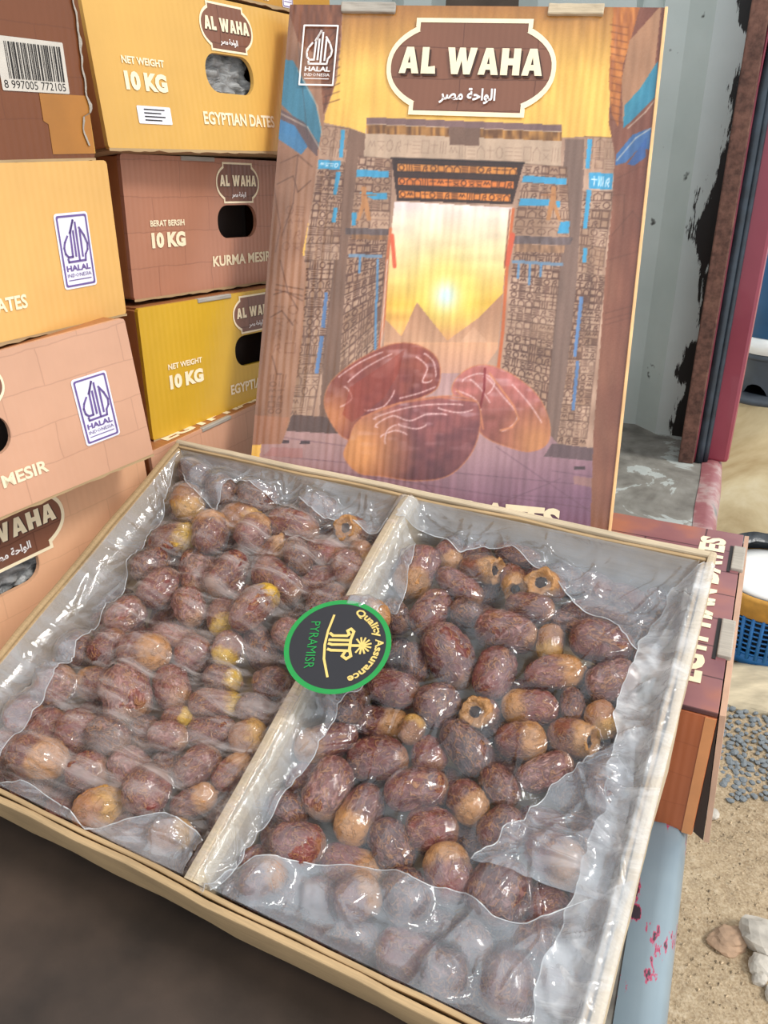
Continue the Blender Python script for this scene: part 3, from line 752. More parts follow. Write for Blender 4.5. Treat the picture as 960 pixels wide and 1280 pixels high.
# lintel
poly([(458, 154), (702, 164), (700, 218), (454, 208)], (186, 158, 134))
poly([(458, 154), (702, 164), (702, 172), (458, 162)], (120, 92, 90))
m_ = poly([(458, 163), (702, 173), (702, 184), (458, 174)], BRN)
fill(m_, grad((92, 58, 34), (196, 140, 74), n3))
poly([(560, 166), (600, 168), (598, 190), (562, 188)], (112, 84, 70))
glyphs([(460, 178), (560, 182), (558, 202), (458, 198)], 9, 1, DRK, 1.0, .75, 3); glyphs([(560, 186), (700, 190), (698, 212), (560, 206)], 12, 1, DRK, 1.0, .75, 4)
line([(456, 206), (700, 216)], (96, 72, 62), 2.0)
# dark beam with three glowing glyph bands
poly([(489, 205), (654, 211), (640, 262), (496, 257)], (58, 38, 34))
for k_, (ya, c_) in enumerate(((211, (206, 132, 62)), (228, (214, 118, 52)), (244, (222, 132, 58)))):
    q = [(496 + k_ * 1, ya), (646 - k_ * 4, ya + 5), (645 - k_ * 4, ya + 15), (497 + k_ * 1, ya + 10)]
    poly(q, c_); glyphs(q, 15, 1, (70, 38, 24), 1.2, .95, 20 + k_, False)
    line([q[0], q[1]], (40, 28, 26), 1.4); line([q[3], q[2]], (40, 28, 26), 1.4)
line([(489, 205), (654, 211)], (44, 30, 28), 3)
# inner left pylon, upper block with blue bands, lower block
def block(q, nu, nv, seed, tone=STN_L, k=.8): 
    poly(list(q), tone); m = pmask(list(q)); fill(m, grad(np.array(tone) - 22, np.array(tone) + 10, n2), .8)
    r_ = random.Random(seed * 7)
    for j in range(nv // 2):
        for i in range(2):
            a, b = i / 2, (i + 1) / 2; c, d = 2 * j / nv, min(1, 2 * (j + 1) / nv); cc = [quad(q, a, c), quad(q, b, c), quad(q, b, d), quad(q, a, d)]
            poly(cc, np.array(tone) + r_.uniform(-34, 16), .6); line([cc[0], cc[1], cc[2]], (96, 70, 58), 1.3, .7); glyphs(q, nu, nv, DRK, 1.05, k, seed)
block([(448, 202), (490, 206), (486, 292), (438, 290)], 4, 8, 31)
block([(436, 300), (484, 302), (474, 420), (424, 470)], 5, 14, 32)
block([(424, 470), (474, 420), (470, 560), (414, 560)], 5, 10, 33)
block([(655, 212), (708, 216), (712, 302), (640, 300)], 5, 8, 34)
block([(642, 314), (702, 316), (690, 440), (632, 430)], 6, 13, 35)
block([(632, 430), (690, 440), (676, 590), (612, 560)], 6, 14, 36)
for q in ([(446, 218), (486, 221), (485, 229), (445, 227)], [(448, 246), (484, 248), (483, 256), (466, 255)], [(440, 272), (446, 272), (444, 288), (439, 288)], [(654, 226), (708, 230), (708, 238), (652, 234)], [(650, 254), (690, 256), (686, 264), (648, 263)], [(700, 284), (712, 282), (710, 298), (696, 298)], [(690, 258), (700, 258), (699, 266), (690, 266)]):
    poly(q, BLU)
# human figures on the blocks
for fx, fy_, s in ((452, 240, 1), (694, 240, -1)):
    poly([(fx, fy_), (fx + 5 * s, fy_), (fx + 6 * s, fy_ + 9), (fx + 9 * s, fy_ + 24), (fx + 12 * s, fy_ + 42), (fx + 7 * s, fy_ + 42), (fx + 3 * s, fy_ + 26), (fx - 3 * s, fy_ + 42), (fx - 7 * s, fy_ + 42), (fx - 1 * s, fy_ + 22)], (176, 122, 78))
    line([(fx + 2 * s, fy_ + 10), (fx + 18 * s, fy_ + 10)], (150, 96, 60), 1.6)
# cornices and reed courses under the upper blocks
for q, c_ in (([(432, 290), (490, 292), (488, 300), (432, 298)], (98, 84, 84)), ([(636, 300), (716, 303), (712, 312), (640, 310)], (112, 96, 96)), ([(440, 298), (484, 300), (482, 306), (440, 304)], (150, 104, 66)), ([(644, 310), (706, 313), (704, 322), (642, 320)], (168, 124, 90))):
    m_ = poly(q, c_); fill(m_, grad((70, 52, 46), np.array(c_) + 20, n3), .6)
for q in ([(436, 322), (478, 324), (477, 328), (436, 326)], [(640, 330), (704, 334), (704, 338), (640, 334)]): poly(q, (112, 132, 152))
for x_, a_, b_ in ((450, 326, 345), (472, 330, 380), (470, 380, 440), (648, 336, 352), (662, 336, 360), (676, 336, 350)): line([(x_, a_), (x_ - 1, b_)], (84, 142, 190), 3, .8)
# door jambs
line([(488, 292), (484, 330), (480, 400), (474, 440)], (196, 110, 70), 4); line([(490, 300), (493, 338)], (214, 96, 64), 5)
line([(641, 268), (634, 330), (628, 420), (622, 470)], (198, 104, 60), 4); line([(640, 300), (633, 335)], (206, 90, 60), 7)
line([(484, 330), (476, 440)], (232, 196, 176), 1.5); line([(637, 268), (630, 340)], (120, 70, 50), 1.5)
# outer pylons
block([(402, 164), (437, 168), (430, 206), (399, 202)], 3, 3, 41); block([(399, 206), (430, 210), (424, 330), (380, 330)], 4, 12, 42)
block([(380, 330), (418, 330), (402, 470), (368, 470)], 4, 12, 43); block([(368, 470), (400, 470), (388, 540), (360, 540)], 3, 5, 44)
block([(730, 178), (770, 180), (768, 220), (728, 218)], 3, 3, 45); block([(728, 246), (766, 246), (752, 350), (722, 344)], 3, 9, 46)
block([(722, 346), (756, 350), (742, 470), (708, 470)], 4, 14, 47); block([(708, 470), (742, 470), (732, 560), (696, 556)], 4, 9, 48)
for q in ([(398, 206), (426, 208), (424, 219), (397, 217)], [(426, 170), (431, 170), (428, 204), (423, 204)], [(420, 222), (426, 222), (420, 250), (416, 250)], [(417, 266), (422, 266), (419, 284), (414, 284)], [(406, 370), (410, 370), (406, 414), (401, 412)], [(400, 424), (405, 424), (398, 470), (393, 470)], [(734, 182), (740, 182), (736, 218), (731, 218)], [(736, 222), (766, 224), (764, 244), (736, 242)], [(733, 244), (739, 244), (733, 292), (728, 292)], [(729, 316), (734, 316), (732, 334), (727, 334)], [(724, 376), (729, 376), (720, 450), (716, 450)], [(720, 455), (724, 455), (718, 516), (714, 516)]): poly(q, BLU if q[0][1] < 330 else (96, 128, 172))
glyphs([(738, 225), (764, 227), (762, 242), (738, 240)], 3, 1, (226, 236, 240), 1.2, .9, 50, False)
glyphs([(400, 208), (424, 210), (422, 217), (399, 215)], 4, 1, (220, 232, 238), 1.0, .8, 51, False)
# floor
fl = [(330, 536), (420, 540), (480, 470), (620, 470), (700, 560), (760, 570), (756, 724), (300, 724)]
fill(pmask(fl), grad((176, 138, 134), (128, 92, 112), (YY - 540) / 110 + (XX - 520) / 900) + ((n1 - .5) * 14)[..., None])
poly([(366, 520), (418, 524), (424, 544), (352, 540)], (92, 70, 64)); poly([(690, 556), (742, 562), (742, 578), (680, 572)], (104, 82, 84))
for a, b in (((352, 548), (440, 560)), ((330, 570), (760, 610)), ((380, 585), (760, 640)), ((620, 560), (752, 650)), ((520, 600), (600, 660)), ((690, 590), (760, 600)), ((640, 620), (756, 625)), ((600, 640), (700, 600))): line([a, b], (104, 74, 86), 1.1, .6)
for q in ([(352, 552), (362, 551), (362, 555), (352, 556)], [(376, 552), (388, 553), (387, 557), (375, 556)], [(718, 584), (732, 585), (732, 589), (718, 588)]): poly(q, (74, 56, 60))
poly([(340, 560), (379, 562), (379, 574), (330, 571)], (172, 122, 118)); poly([(716, 596), (750, 600), (748, 612), (718, 606)], (150, 112, 108))
# big round columns at both sides
lc = [(355, 8), (428, 12), (426, 60), (420, 110), (406, 150), (402, 180), (396, 210), (388, 270), (378, 320), (383, 340), (378, 420), (370, 480), (362, 530), (352, 556), (300, 558), (300, 300)]
m_ = pmask(lc); fill(m_, grad((96, 64, 48), (166, 122, 96), np.clip((XX - 318 + (YY - 200) * 0.08) / 62, 0, 1) * .75 + n1 * .35))
rc = [(768, 8), (846, 8), (846, 720), (736, 720), (740, 600), (742, 540), (750, 440), (756, 350), (764, 270), (768, 200), (760, 160), (764, 90)]
m_ = pmask(rc); fill(m_, grad((142, 94, 72), (112, 64, 50), np.clip((XX - 740) / 60, 0, 1) * .7 + n1 * .4))
m_ = pmask([(355, 8), (428, 12), (424, 70), (416, 120), (404, 150), (398, 80), (372, 60)]); fill(m_, grad((96, 56, 40), (136, 84, 58), n3))
m_ = pmask([(766, 16), (800, 14), (790, 50), (778, 90), (772, 166), (764, 150), (760, 110)]); fill(m_, grad((150, 84, 42), (206, 128, 62), n3))
for k in range(14): line([(762 + (k % 3), 40 + k * 9), (776 + 8 * (1 - k / 14), 44 + k * 9)], (104, 56, 32), 1.4, .7)
for k in range(10): line([(404 + k * .6, 138 - k * 9), (424, 132 - k * 10)], (70, 40, 30), 1.3, .6)
poly([(786, 60), (826, 16), (818, 90), (800, 130), (778, 160), (776, 110)], (160, 116, 86)); 
for q, c_ in (([(352, 82), (366, 84), (392, 130), (402, 168), (398, 190), (384, 170), (344, 130)], (52, 118, 146)), ([(344, 140), (380, 160), (398, 186), (396, 202), (374, 180), (338, 168)], (92, 74, 76)), ([(340, 152), (368, 164), (384, 190), (376, 200), (362, 190), (338, 174)], (58, 118, 164)),
              ([(822, 84), (820, 128), (790, 158), (778, 168), (780, 140), (800, 118)], (40, 124, 152)), ([(816, 166), (814, 196), (800, 190), (782, 210), (768, 214), (770, 200), (790, 176)], (52, 98, 150)), ([(808, 178), (806, 204), (792, 214), (784, 212)], (46, 84, 140))): poly(q, c_, .9)
for a in (([(372, 96), (396, 140), (402, 176)]), ([(348, 148), (384, 166), (400, 194)]), ([(784, 168), (806, 148), (822, 128)]), ([(770, 208), (794, 180), (816, 166)])): line(a, (206, 190, 170), 1.3, .7)
line([(372, 62), (384, 180)], (60, 60, 66), 1, .5)
for k, pts in enumerate(([(350, 210), (372, 200), (390, 215)], [(346, 236), (366, 226), (372, 246), (388, 232)], [(342, 240), (350, 290), (344, 320)], [(372, 200), (366, 260), (352, 300)], [(350, 330), (360, 370), (372, 390)], [(342, 372), (356, 368), (378, 380)], [(345, 360), (379, 366)], [(344, 366), (378, 374)], [(340, 448), (346, 470), (352, 470)], [(338, 400), (352, 392), (366, 410)])): line(pts, (92, 60, 46), 1.4, .75)
glyphs([(336, 470), (360, 470), (352, 520), (334, 520)], 2, 6, (92, 58, 44), 1, .6, 60, False); glyphs([(340, 380), (376, 384), (370, 446), (338, 446)], 2, 4, (110, 72, 54), 1, .55, 61, False)
glyphs([(356, 260), (382, 262), (376, 320), (350, 320)], 2, 4, (104, 68, 52), 1, .5, 62, False)
for pts in ([(770, 230), (800, 215), (815, 220)], [(764, 300), (790, 270), (806, 290)], [(760, 330), (796, 320)], [(762, 250), (780, 250), (778, 300)], [(756, 396), (800, 384)], [(756, 404), (800, 392)], [(756, 410), (798, 398)]): line(pts, (96, 58, 44), 1.3, .6)
m_ = pmask([(308, 520), (362, 524), (352, 556), (300, 558)]); fill(m_, (176, 116, 86), .5)
# the three dates in the foreground
def big_date(outline, base, dark, tan, tip, seed, hl):
    o_ = smooth(outline); m = pmask(o_); cx = np.mean([p[0] for p in o_]); cy = np.mean([p[1] for p in o_])
    lo = min(p[1] for p in o_); hi = max(p[1] for p in o_)
    t = np.clip((YY - lo) / (hi - lo), 0, 1); w_ = vnoise(11, 8, seed)
    col = grad(base, dark, t * .9 + (w_ - .5) * .55)
    tt = np.clip(1.25 - np.hypot(XX - tip[0], YY - tip[1]) / tip[2], 0, 1)
    col = col * (1 - tt[..., None]) + np.asarray(tan, float) * tt[..., None]
    gl_ = vnoise(16, 6, seed + 20); gl_ = np.clip((gl_ - .62) * 4, 0, 1) * np.clip(1.15 - t * 1.5, 0, 1) * .42
    col = col * (1 - gl_[..., None]) + np.array([224, 190, 196.]) * gl_[..., None]
    fill(m, col)
    line(o_ + o_[:1], (198, 126, 84), 1.6, .55)
    for pts in hl: line(smooth(pts)[:-6] if len(pts) > 2 else pts, (232, 190, 186), 1.7, .7)
big_date([(565, 492), (574, 472), (596, 460), (620, 462), (648, 476), (674, 500), (687, 532), (684, 556), (664, 566), (640, 562), (606, 548), (584, 520)], (190, 112, 104), (126, 70, 58), (192, 128, 84), (672, 556, 44), 71,
         [[(578, 480), (600, 470), (618, 480), (606, 496)], [(570, 492), (592, 500), (600, 516)], [(604, 474), (630, 500), (646, 520), (640, 534), (622, 536)], [(640, 484), (662, 508), (676, 530)], [(588, 478), (600, 488), (612, 506)]])
line([(606, 464), (605, 490), (600, 512)], (120, 30, 34), 3, .8)
line([(570, 490), (600, 516), (604, 538)], (206, 128, 92), 2.2, .8); line([(612, 470), (642, 510), (648, 526), (640, 536), (626, 540)], (204, 130, 92), 2.4, .9)
big_date([(406, 512), (410, 486), (428, 466), (456, 448), (488, 434), (516, 433), (540, 444), (550, 462), (546, 488), (520, 502), (488, 514), (462, 532), (446, 552), (424, 544)], (150, 78, 62), (104, 44, 48), (186, 118, 78), (412, 524, 40), 72,
         [[(424, 474), (450, 456), (478, 444)], [(430, 486), (440, 500), (424, 510)], [(436, 480), (458, 462), (490, 446)], [(456, 514), (480, 510), (492, 490)], [(520, 450), (534, 462), (528, 480), (540, 476)], [(530, 446), (542, 456), (544, 474)], [(500, 500), (524, 494), (544, 486)]])
poly([(438, 486), (484, 456), (506, 440), (498, 470), (480, 500), (440, 530), (428, 520)], (146, 56, 40), .55)
big_date([(430, 572), (436, 552), (446, 530), (474, 514), (508, 504), (548, 498), (580, 499), (598, 508), (600, 536), (588, 570), (560, 596), (520, 602), (476, 596), (448, 592)], (150, 86, 82), (92, 50, 56), (206, 138, 82), (446, 566, 62), 73,
         [[(470, 526), (500, 514), (540, 508), (576, 510)], [(472, 536), (490, 522), (512, 528), (534, 520), (556, 522)], [(476, 548), (494, 540), (508, 546)], [(498, 532), (520, 538), (532, 532)], [(548, 512), (572, 518), (590, 514)], [(482, 556), (484, 540), (496, 534)]])
line([(452, 524), (500, 506), (550, 499), (596, 504)], (192, 118, 84), 2.2, .8)
A *= (0.93 + 0.14 * vnoise(9, 40, 91))[..., None]
A = A + ((np.random.default_rng(5).random((Hh, Ww)) - .5) * 8)[..., None]
A = np.clip(A, 0, 255)

UW, UH, UD = 0.362, 0.517, 0.03
UP = ((-0.1424, 0.7336, -0.3755), -0.1659, -0.4303, 0.0457)
corner_px = [(307.4, 649.0), (757.6, 696.6), (830.9, 19.2), (361.9, 14.8)]
def homography(src, dst):
    R_ = []
    for (x, y), (u, v) in zip(src, dst):
        R_ += [[x, y, 1, 0, 0, 0, -u * x, -u * y, -u], [0, 0, 0, x, y, 1, -v * x, -v * y, -v]]
    return np.linalg.svd(np.array(R_, float))[2][-1].reshape(3, 3)
Hm = homography([(0, 0), (1, 0), (1, 1), (0, 1)], corner_px)
Hi = np.linalg.inv(Hm)
def art_uv(x, y):
    q = Hi @ np.array([x, y, 1.0]); return q[0] / q[2] * UW, q[1] / q[2] * UH
def art_sample(U, V):
    q = np.stack([U, V, np.ones_like(U)], -1) @ Hm.T
    x = np.clip(q[..., 0] / q[..., 2] - X0, 0, Ww - 1.01); y = np.clip(q[..., 1] / q[..., 2] - Y0, 0, Hh - 1.01)
    ix, iy = x.astype(int), y.astype(int); fx, fy = (x - ix)[..., None], (y - iy)[..., None]
    return (A[iy, ix] * (1 - fx) + A[iy, ix + 1] * fx) * (1 - fy) + (A[iy + 1, ix] * (1 - fx) + A[iy + 1, ix + 1] * fx) * fy
def art_panel(name, nu, nv, Pf, parent, m, sample=art_sample):
    U, V = np.meshgrid(np.linspace(0, 1, nu), np.linspace(0, 1, nv), indexing='ij')
    me = grid_mesh(Pf(U, V)); col = lin(sample(U, V)); rgba = np.concatenate([col, np.ones(col.shape[:2] + (1,))], -1)
    at = me.color_attributes.new('print', 'FLOAT_COLOR', 'POINT'); at.data.foreach_set('color', rgba.reshape(-1).astype(np.float32))
    return link(name, me, m, parent)
def art_material(name, flute):
    t = NT(name); a = t.n('ShaderNodeVertexColor'); a.layer_name = 'print'
    v = t.coord('Object'); s = t.sep(v)
    wob = t.noise(t.coord('Object', (1, 1, 0.25)), 30, 3)
    w = t.math('SINE', t.math('MULTIPLY', t.math('ADD', s[0], t.math('MULTIPLY', wob, 0.006)), 2 * math.pi / 0.0074))
    w = t.math('MULTIPLY', w, t.ramp(t.noise(t.coord('Object', (1, 1, 0.35)), 11, 3), [(0.35, (70, 70, 70)), (0.7, (255, 255, 255))]))
    nm = t.bump(w, flute, 0.0012)
    nm = t.bump(t.noise(t.coord('Object', (1, 1, 0.3)), 9, 4), 0.5, 0.008, nm)
    nm = t.bump(t.noise(v, 70, 4, 0.6), 0.12, 0.002, nm)
    t.bsdf(a.outputs[0], 0.26, nm, coat=0.25, spec=0.5, **{'Coat Roughness': 0.12}); return t.m
M['art'] = art_material('glossy_art_print_on_flutes', 0.30)
up = empty('art_carton', pose(*UP), 'large upright carton printed with Egyptian temple, pyramids and three dates, leaning behind the tray', 'carton')
def up_surface(U, V):
    return np.stack([U * UW, -0.0012 * np.sin(V * math.pi) * np.sin(U * math.pi), V * UH], -1)
fpu = art_panel('front_panel', 400, 560, up_surface, up, M['art'])
for x in (0.0003, UW - 0.0043): link('side_panel', box((x, 0.0006, 0), (x + 0.004, UD, UH), 0.0008), M['orange_side'] if x < 0.1 else simple('pale_orange_print_edge', (222, 168, 112), 0.4, 0.1, 20), up)
link('edge_strip', box((UW - 0.0008, -0.0018, 0.0), (UW + 0.0022, 0.003, UH), 0.0006), simple('bare_orange_board_edge', (236, 188, 132), 0.5, 0.12, 24), up)
link('top_panel', box((0.005, 0.001, UH - 0.004), (UW - 0.005, UD, UH)), M['yellow_amber'], up)
link('bottom_panel', box((0.005, 0.001, 0), (UW - 0.005, UD, 0.004)), M['kraft'], up)
for k, (xa, xb, m_) in enumerate(((426, 494, 'kraft_grey'), (684, 754, 'kraft_pale'))):
    u0, v0 = art_uv(xa, 22); u1, _ = art_uv(xb, 22)
    bm = bmesh.new(); box_bm(bm, (u0, -0.004, UH - 0.0085), (u1, 0.006, UH + 0.0015), 0.0012)
    bmesh.ops.subdivide_edges(bm, edges=bm.edges[:], cuts=5, use_grid_fill=True)
    for vv in bm.verts: vv.co += Vector((0.0006, 0.0008, 0.001)) * noise.noise(vv.co * 160)
    link('corrugated_tab', from_bm(bm), M[m_], up)
(bu0, bv0), (bu1, bv1) = art_uv(479, 146), art_uv(697, 41)
bc = art_uv(587, 94)
add_badge(fpu, bc[0], bc[1], abs(bu1 - bu0) * 0.965, 0.084, True, 0.0042, None, 0.0022)
ha, hb = art_uv(374, 114), art_uv(419, 41)
halal(fpu, art_uv(376, 80)[0], art_uv(420, 80)[0], art_uv(396, 116)[1], art_uv(396, 41)[1], M['white_print'], None, 0.0012)
tx0, ty0 = art_uv(440, 645); tx1, ty1 = art_uv(702, 630)
word(fpu, 'EGYPTIAN DATES', 0.055, tx1, art_uv(690, 668)[1], art_uv(690, 636)[1], M['cream'], 0.05, eps=0.0016)

# ------------------------------------------------------------------ carton lying under the tray
BYAW = math.radians(-25.64)
BZ, BH2, BD, BL = -0.3930, 0.1215, 0.2937, 0.42
bc0 = Vector((0.2373, 0.4456, BZ))
p_ = eul(BYAW) @ Vector((-BL, 0, 0))
bcart = empty('base_carton', pose((bc0.x + p_.x, bc0.y + p_.y, BZ - BH2), BYAW), 'purple and orange brown carton lying flat under the raised back of the tray', 'carton')
def stone_sample(U, V):
    return art_sample(0.02 + (1 - V) * (UW - 0.04), (1 - U) * 0.22 + 0.0)
def stone_print():
    t = NT('purple_brown_stone_print'); v = t.coord('Object'); s = t.sep(v); f = t.noise(v, 14, 3)
    c = t.ramp(f, [(0.3, (128, 78, 84)), (0.5, (150, 98, 96)), (0.7, (182, 112, 82))])
    b = t.n('ShaderNodeTexBrick'); t.l(v, b.inputs['Vector']); b.inputs['Scale'].default_value = 1
    b.inputs['Brick Width'].default_value = 0.11; b.inputs['Row Height'].default_value = 0.042; b.inputs['Mortar Size'].default_value = 0.0009
    b.inputs['Color1'].default_value = (1, 1, 1, 1); b.inputs['Color2'].default_value = (0.8, 0.8, 0.86, 1); b.inputs['Mortar'].default_value = (0.3, 0.25, 0.28, 1)
    c = t.mix(1.0, c, b.outputs['Color'], 'MULTIPLY'); t.bsdf(c, 0.35, t.bump(f, 0.2, 0.004)); return t.m
M['stone'] = stone_print()
tpn = link('top_panel', box((0, 0, BH2 - 0.004), (BL, BD, BH2), 0.0006), M['stone'], bcart)
link('front_panel', box((0, -0.0005, 0), (BL, 0.0035, BH2 - 0.0045), 0.0006), M['orange_side'], bcart)
link('bevel_edge', box((BL - 0.008, -0.0014, 0.0), (BL - 0.0005, -0.0004, BH2 - 0.005)), simple('light_orange_fold', (214, 144, 92), 0.4, 0.1, 20), bcart)
link('back_panel', box((0, BD - 0.004, 0), (BL, BD, BH2 - 0.0045)), M['orange_side'], bcart)
link('side_panel', box((0, 0.004, 0), (0.004, BD - 0.0045, BH2 - 0.0045)), M['orange_side'], bcart)
link('side_panel', box((BL - 0.004, 0.004, 0), (BL, BD - 0.0045, BH2 - 0.0045)), M['inside_shade'], bcart)  # end panel coloured dark for the shade behind the flap
link('bottom_panel', box((0.005, 0.004, 0), (BL - 0.005, BD - 0.005, 0.003)), M['kraft'], bcart)
# flared end flap on the right, its cut edge pale
bm = bmesh.new()
vs = [(BL + 0.001, 0.0, BH2 - 0.001), (BL + 0.001, BD, BH2 - 0.001), (BL + 0.0095, BD - 0.004, 0.006), (BL + 0.0095, 0.006, -0.010)]
nrm = Vector((0.12, 0, 0.015)).normalized() * 0.004
bv = [bm.verts.new(Vector(q)) for q in vs] + [bm.verts.new(Vector(q) + nrm) for q in vs]
for fidx in ((0, 1, 2, 3), (7, 6, 5, 4), (0, 4, 5, 1), (1, 5, 6, 2), (2, 6, 7, 3), (3, 7, 4, 0)): bm.faces.new([bv[i] for i in fidx])
bmesh.ops.recalc_face_normals(bm, faces=bm.faces)
link('end_flap', from_bm(bm), simple('pale_rose_board', (206, 166, 140), 0.6, 0.12, 20), bcart)
wv = [(BL + 0.0004, 0.0, BH2 - 0.003), (BL + 0.0004, BD - 0.006, BH2 - 0.003), (BL + 0.0088, BD - 0.006, 0.006), (BL + 0.0088, 0.003, -0.006), (BL + 0.0004, 0.003, 0.0), (BL + 0.0004, BD - 0.006, 0.0)]
link('inner_flap_or_gap_fill', pydata(wv, [(0, 1, 2, 3), (0, 3, 4), (1, 5, 2), (3, 2, 5, 4), (0, 4, 5, 1)]), M['inside_shade'], bcart)  # dark wedge added to fill the shadow gap behind the end flap
for ya, yb in ((0.215, 0.262), (0.070, 0.125)):
    link('corrugated_tab', box((BL - 0.0075, ya, BH2 - 0.002), (BL + 0.0035, yb, BH2 + 0.003), 0.0012), M['kraft_grey'], bcart)
    link('tab_slot', box((BL - 0.0105, ya - 0.004, BH2 - 0.001), (BL - 0.0076, yb + 0.002, BH2 + 0.0006)), M['ink_black'], bcart)
tm = fit2d(text2d('EGYPTIAN DATES', 0.05), 0.03, BD - 0.018, 0.0, 0.024); a = mesh_np(tm)
mesh_set(tm, np.stack([BL - 0.015 - a[:, 1], a[:, 0], np.full(len(a), BH2 + 0.0006)], -1))
link('lettering', tm, M['cream'], tpn)
# added board under the tray's front edge; floor shade put into its dark brown
bd = link('added_shade_board', box((-0.36, -0.75, -0.014), (0.20, -0.06, 0.0), 0.002), M['shade_board'], None, pose((-0.0554, 0.4761, -0.4895), -0.4847))
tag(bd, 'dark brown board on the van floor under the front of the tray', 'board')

# ------------------------------------------------------------------ the open date tray
TL, TB, TD, TW = 0.5, 0.3527, 0.066, 0.0085          # length, breadth, depth, wall thickness
TRAY = pose((-0.0554, 0.4761, -0.3563), -0.4847, 0.3872, 0.0158)
tray = empty('date_tray', TRAY, 'open kraft cardboard tray split by a divider, tilted to the front, full of dates', 'tray')
hl, hb = TL / 2, TB / 2
def wall(lo, hi, axis, seed):
    """soft folded rim: box subdivided along its length and nudged"""
    bm = bmesh.new(); box_bm(bm, lo, hi, min(hi[0] - lo[0], hi[1] - lo[1]) * 0.3)
    for k in range(1, 24):
        p = lo[axis] + (hi[axis] - lo[axis]) * k / 24; co = [0, 0, 0]; co[axis] = p; no = [0, 0, 0]; no[axis] = 1
        bmesh.ops.bisect_plane(bm, geom=bm.verts[:] + bm.edges[:] + bm.faces[:], plane_co=co, plane_no=no)
    for v in bm.verts:
        s = v.co[axis] * 14 + seed
        w = 0.0016 * noise.noise(Vector((s, seed, 0))) + 0.0006 * noise.noise(Vector((s * 5, seed, 3)))
        v.co[1 - axis] += w; v.co.z += 0.0010 * noise.noise(Vector((s, 7, seed)))
    return from_bm(bm)
link('base_panel', box((-hl + 0.002, -hb + 0.002, -TD), (hl - 0.002, hb - 0.002, -TD + 0.004)), M['kraft'], tray)
for k, (lo, hi, ax, m_) in enumerate((((-hl, -hb, -TD), (hl, -hb + 0.0045, 0), 0, 'kraft'), ((-hl, hb - 0.0055, -TD), (hl, hb, 0), 0, 'kraft_pale'),
                                      ((-hl, -hb, -TD), (-hl + 0.0055, hb, 0), 1, 'kraft'), ((hl - 0.0055, -hb, -TD), (hl, hb, 0), 1, 'kraft_pale'))):
    link('wall_panel', wall(lo, hi, ax, k * 3.7 + 1), M[m_], tray)
for k, (lo, hi, ax) in enumerate((((-hl + 0.006, -hb + 0.0055, -TD + 0.005), (hl - 0.006, -hb + 0.0088, -0.0020), 0), ((-hl + 0.006, hb - 0.0090, -TD + 0.005), (hl - 0.006, hb - 0.0062, -0.002), 0),
                                  ((-hl + 0.0062, -hb + 0.01, -TD + 0.005), (-hl + 0.0090, hb - 0.01, -0.0022), 1), ((hl - 0.0090, -hb + 0.01, -TD + 0.005), (hl - 0.0062, hb - 0.01, -0.0022), 1))):
    link('inner_flap_or_gap_fill', wall(lo, hi, ax, k * 5.1 + 2), M['kraft'], tray)
DVX, DVW = 0.0055, 0.0085
bm = bmesh.new(); nseg = 40; ring = []
for k in range(nseg + 1):
    y = -hb + 0.009 + (TB - 0.018) * k / nseg; row = []
    wob = 0.0018 * noise.noise(Vector((y * 12, 0.3, 0))); hgt = 0.0012 * noise.noise(Vector((y * 16, 4, 0)))
    for x, z in ((-DVW - .001, -TD + 0.004), (-DVW, -0.006), (-DVW * 0.75, -0.0015), (-0.001, 0.0004 + hgt), (0.0, -0.0006 + hgt), (0.001, 0.0004 + hgt), (DVW * 0.75, -0.0015), (DVW, -0.006), (DVW + .001, -TD + 0.004)):
        row.append(bm.verts.new((DVX + x + wob, y, z)))
    ring.append(row)
for a, b in zip(ring[:-1], ring[1:]):
    for i in range(len(a) - 1): bm.faces.new((a[i], b[i], b[i + 1], a[i + 1]))
bm.faces.new(ring[0]); bm.faces.new(ring[-1][::-1]); bmesh.ops.recalc_face_normals(bm, faces=bm.faces)
link('divider', from_bm(bm), M['kraft_pale'], tray)

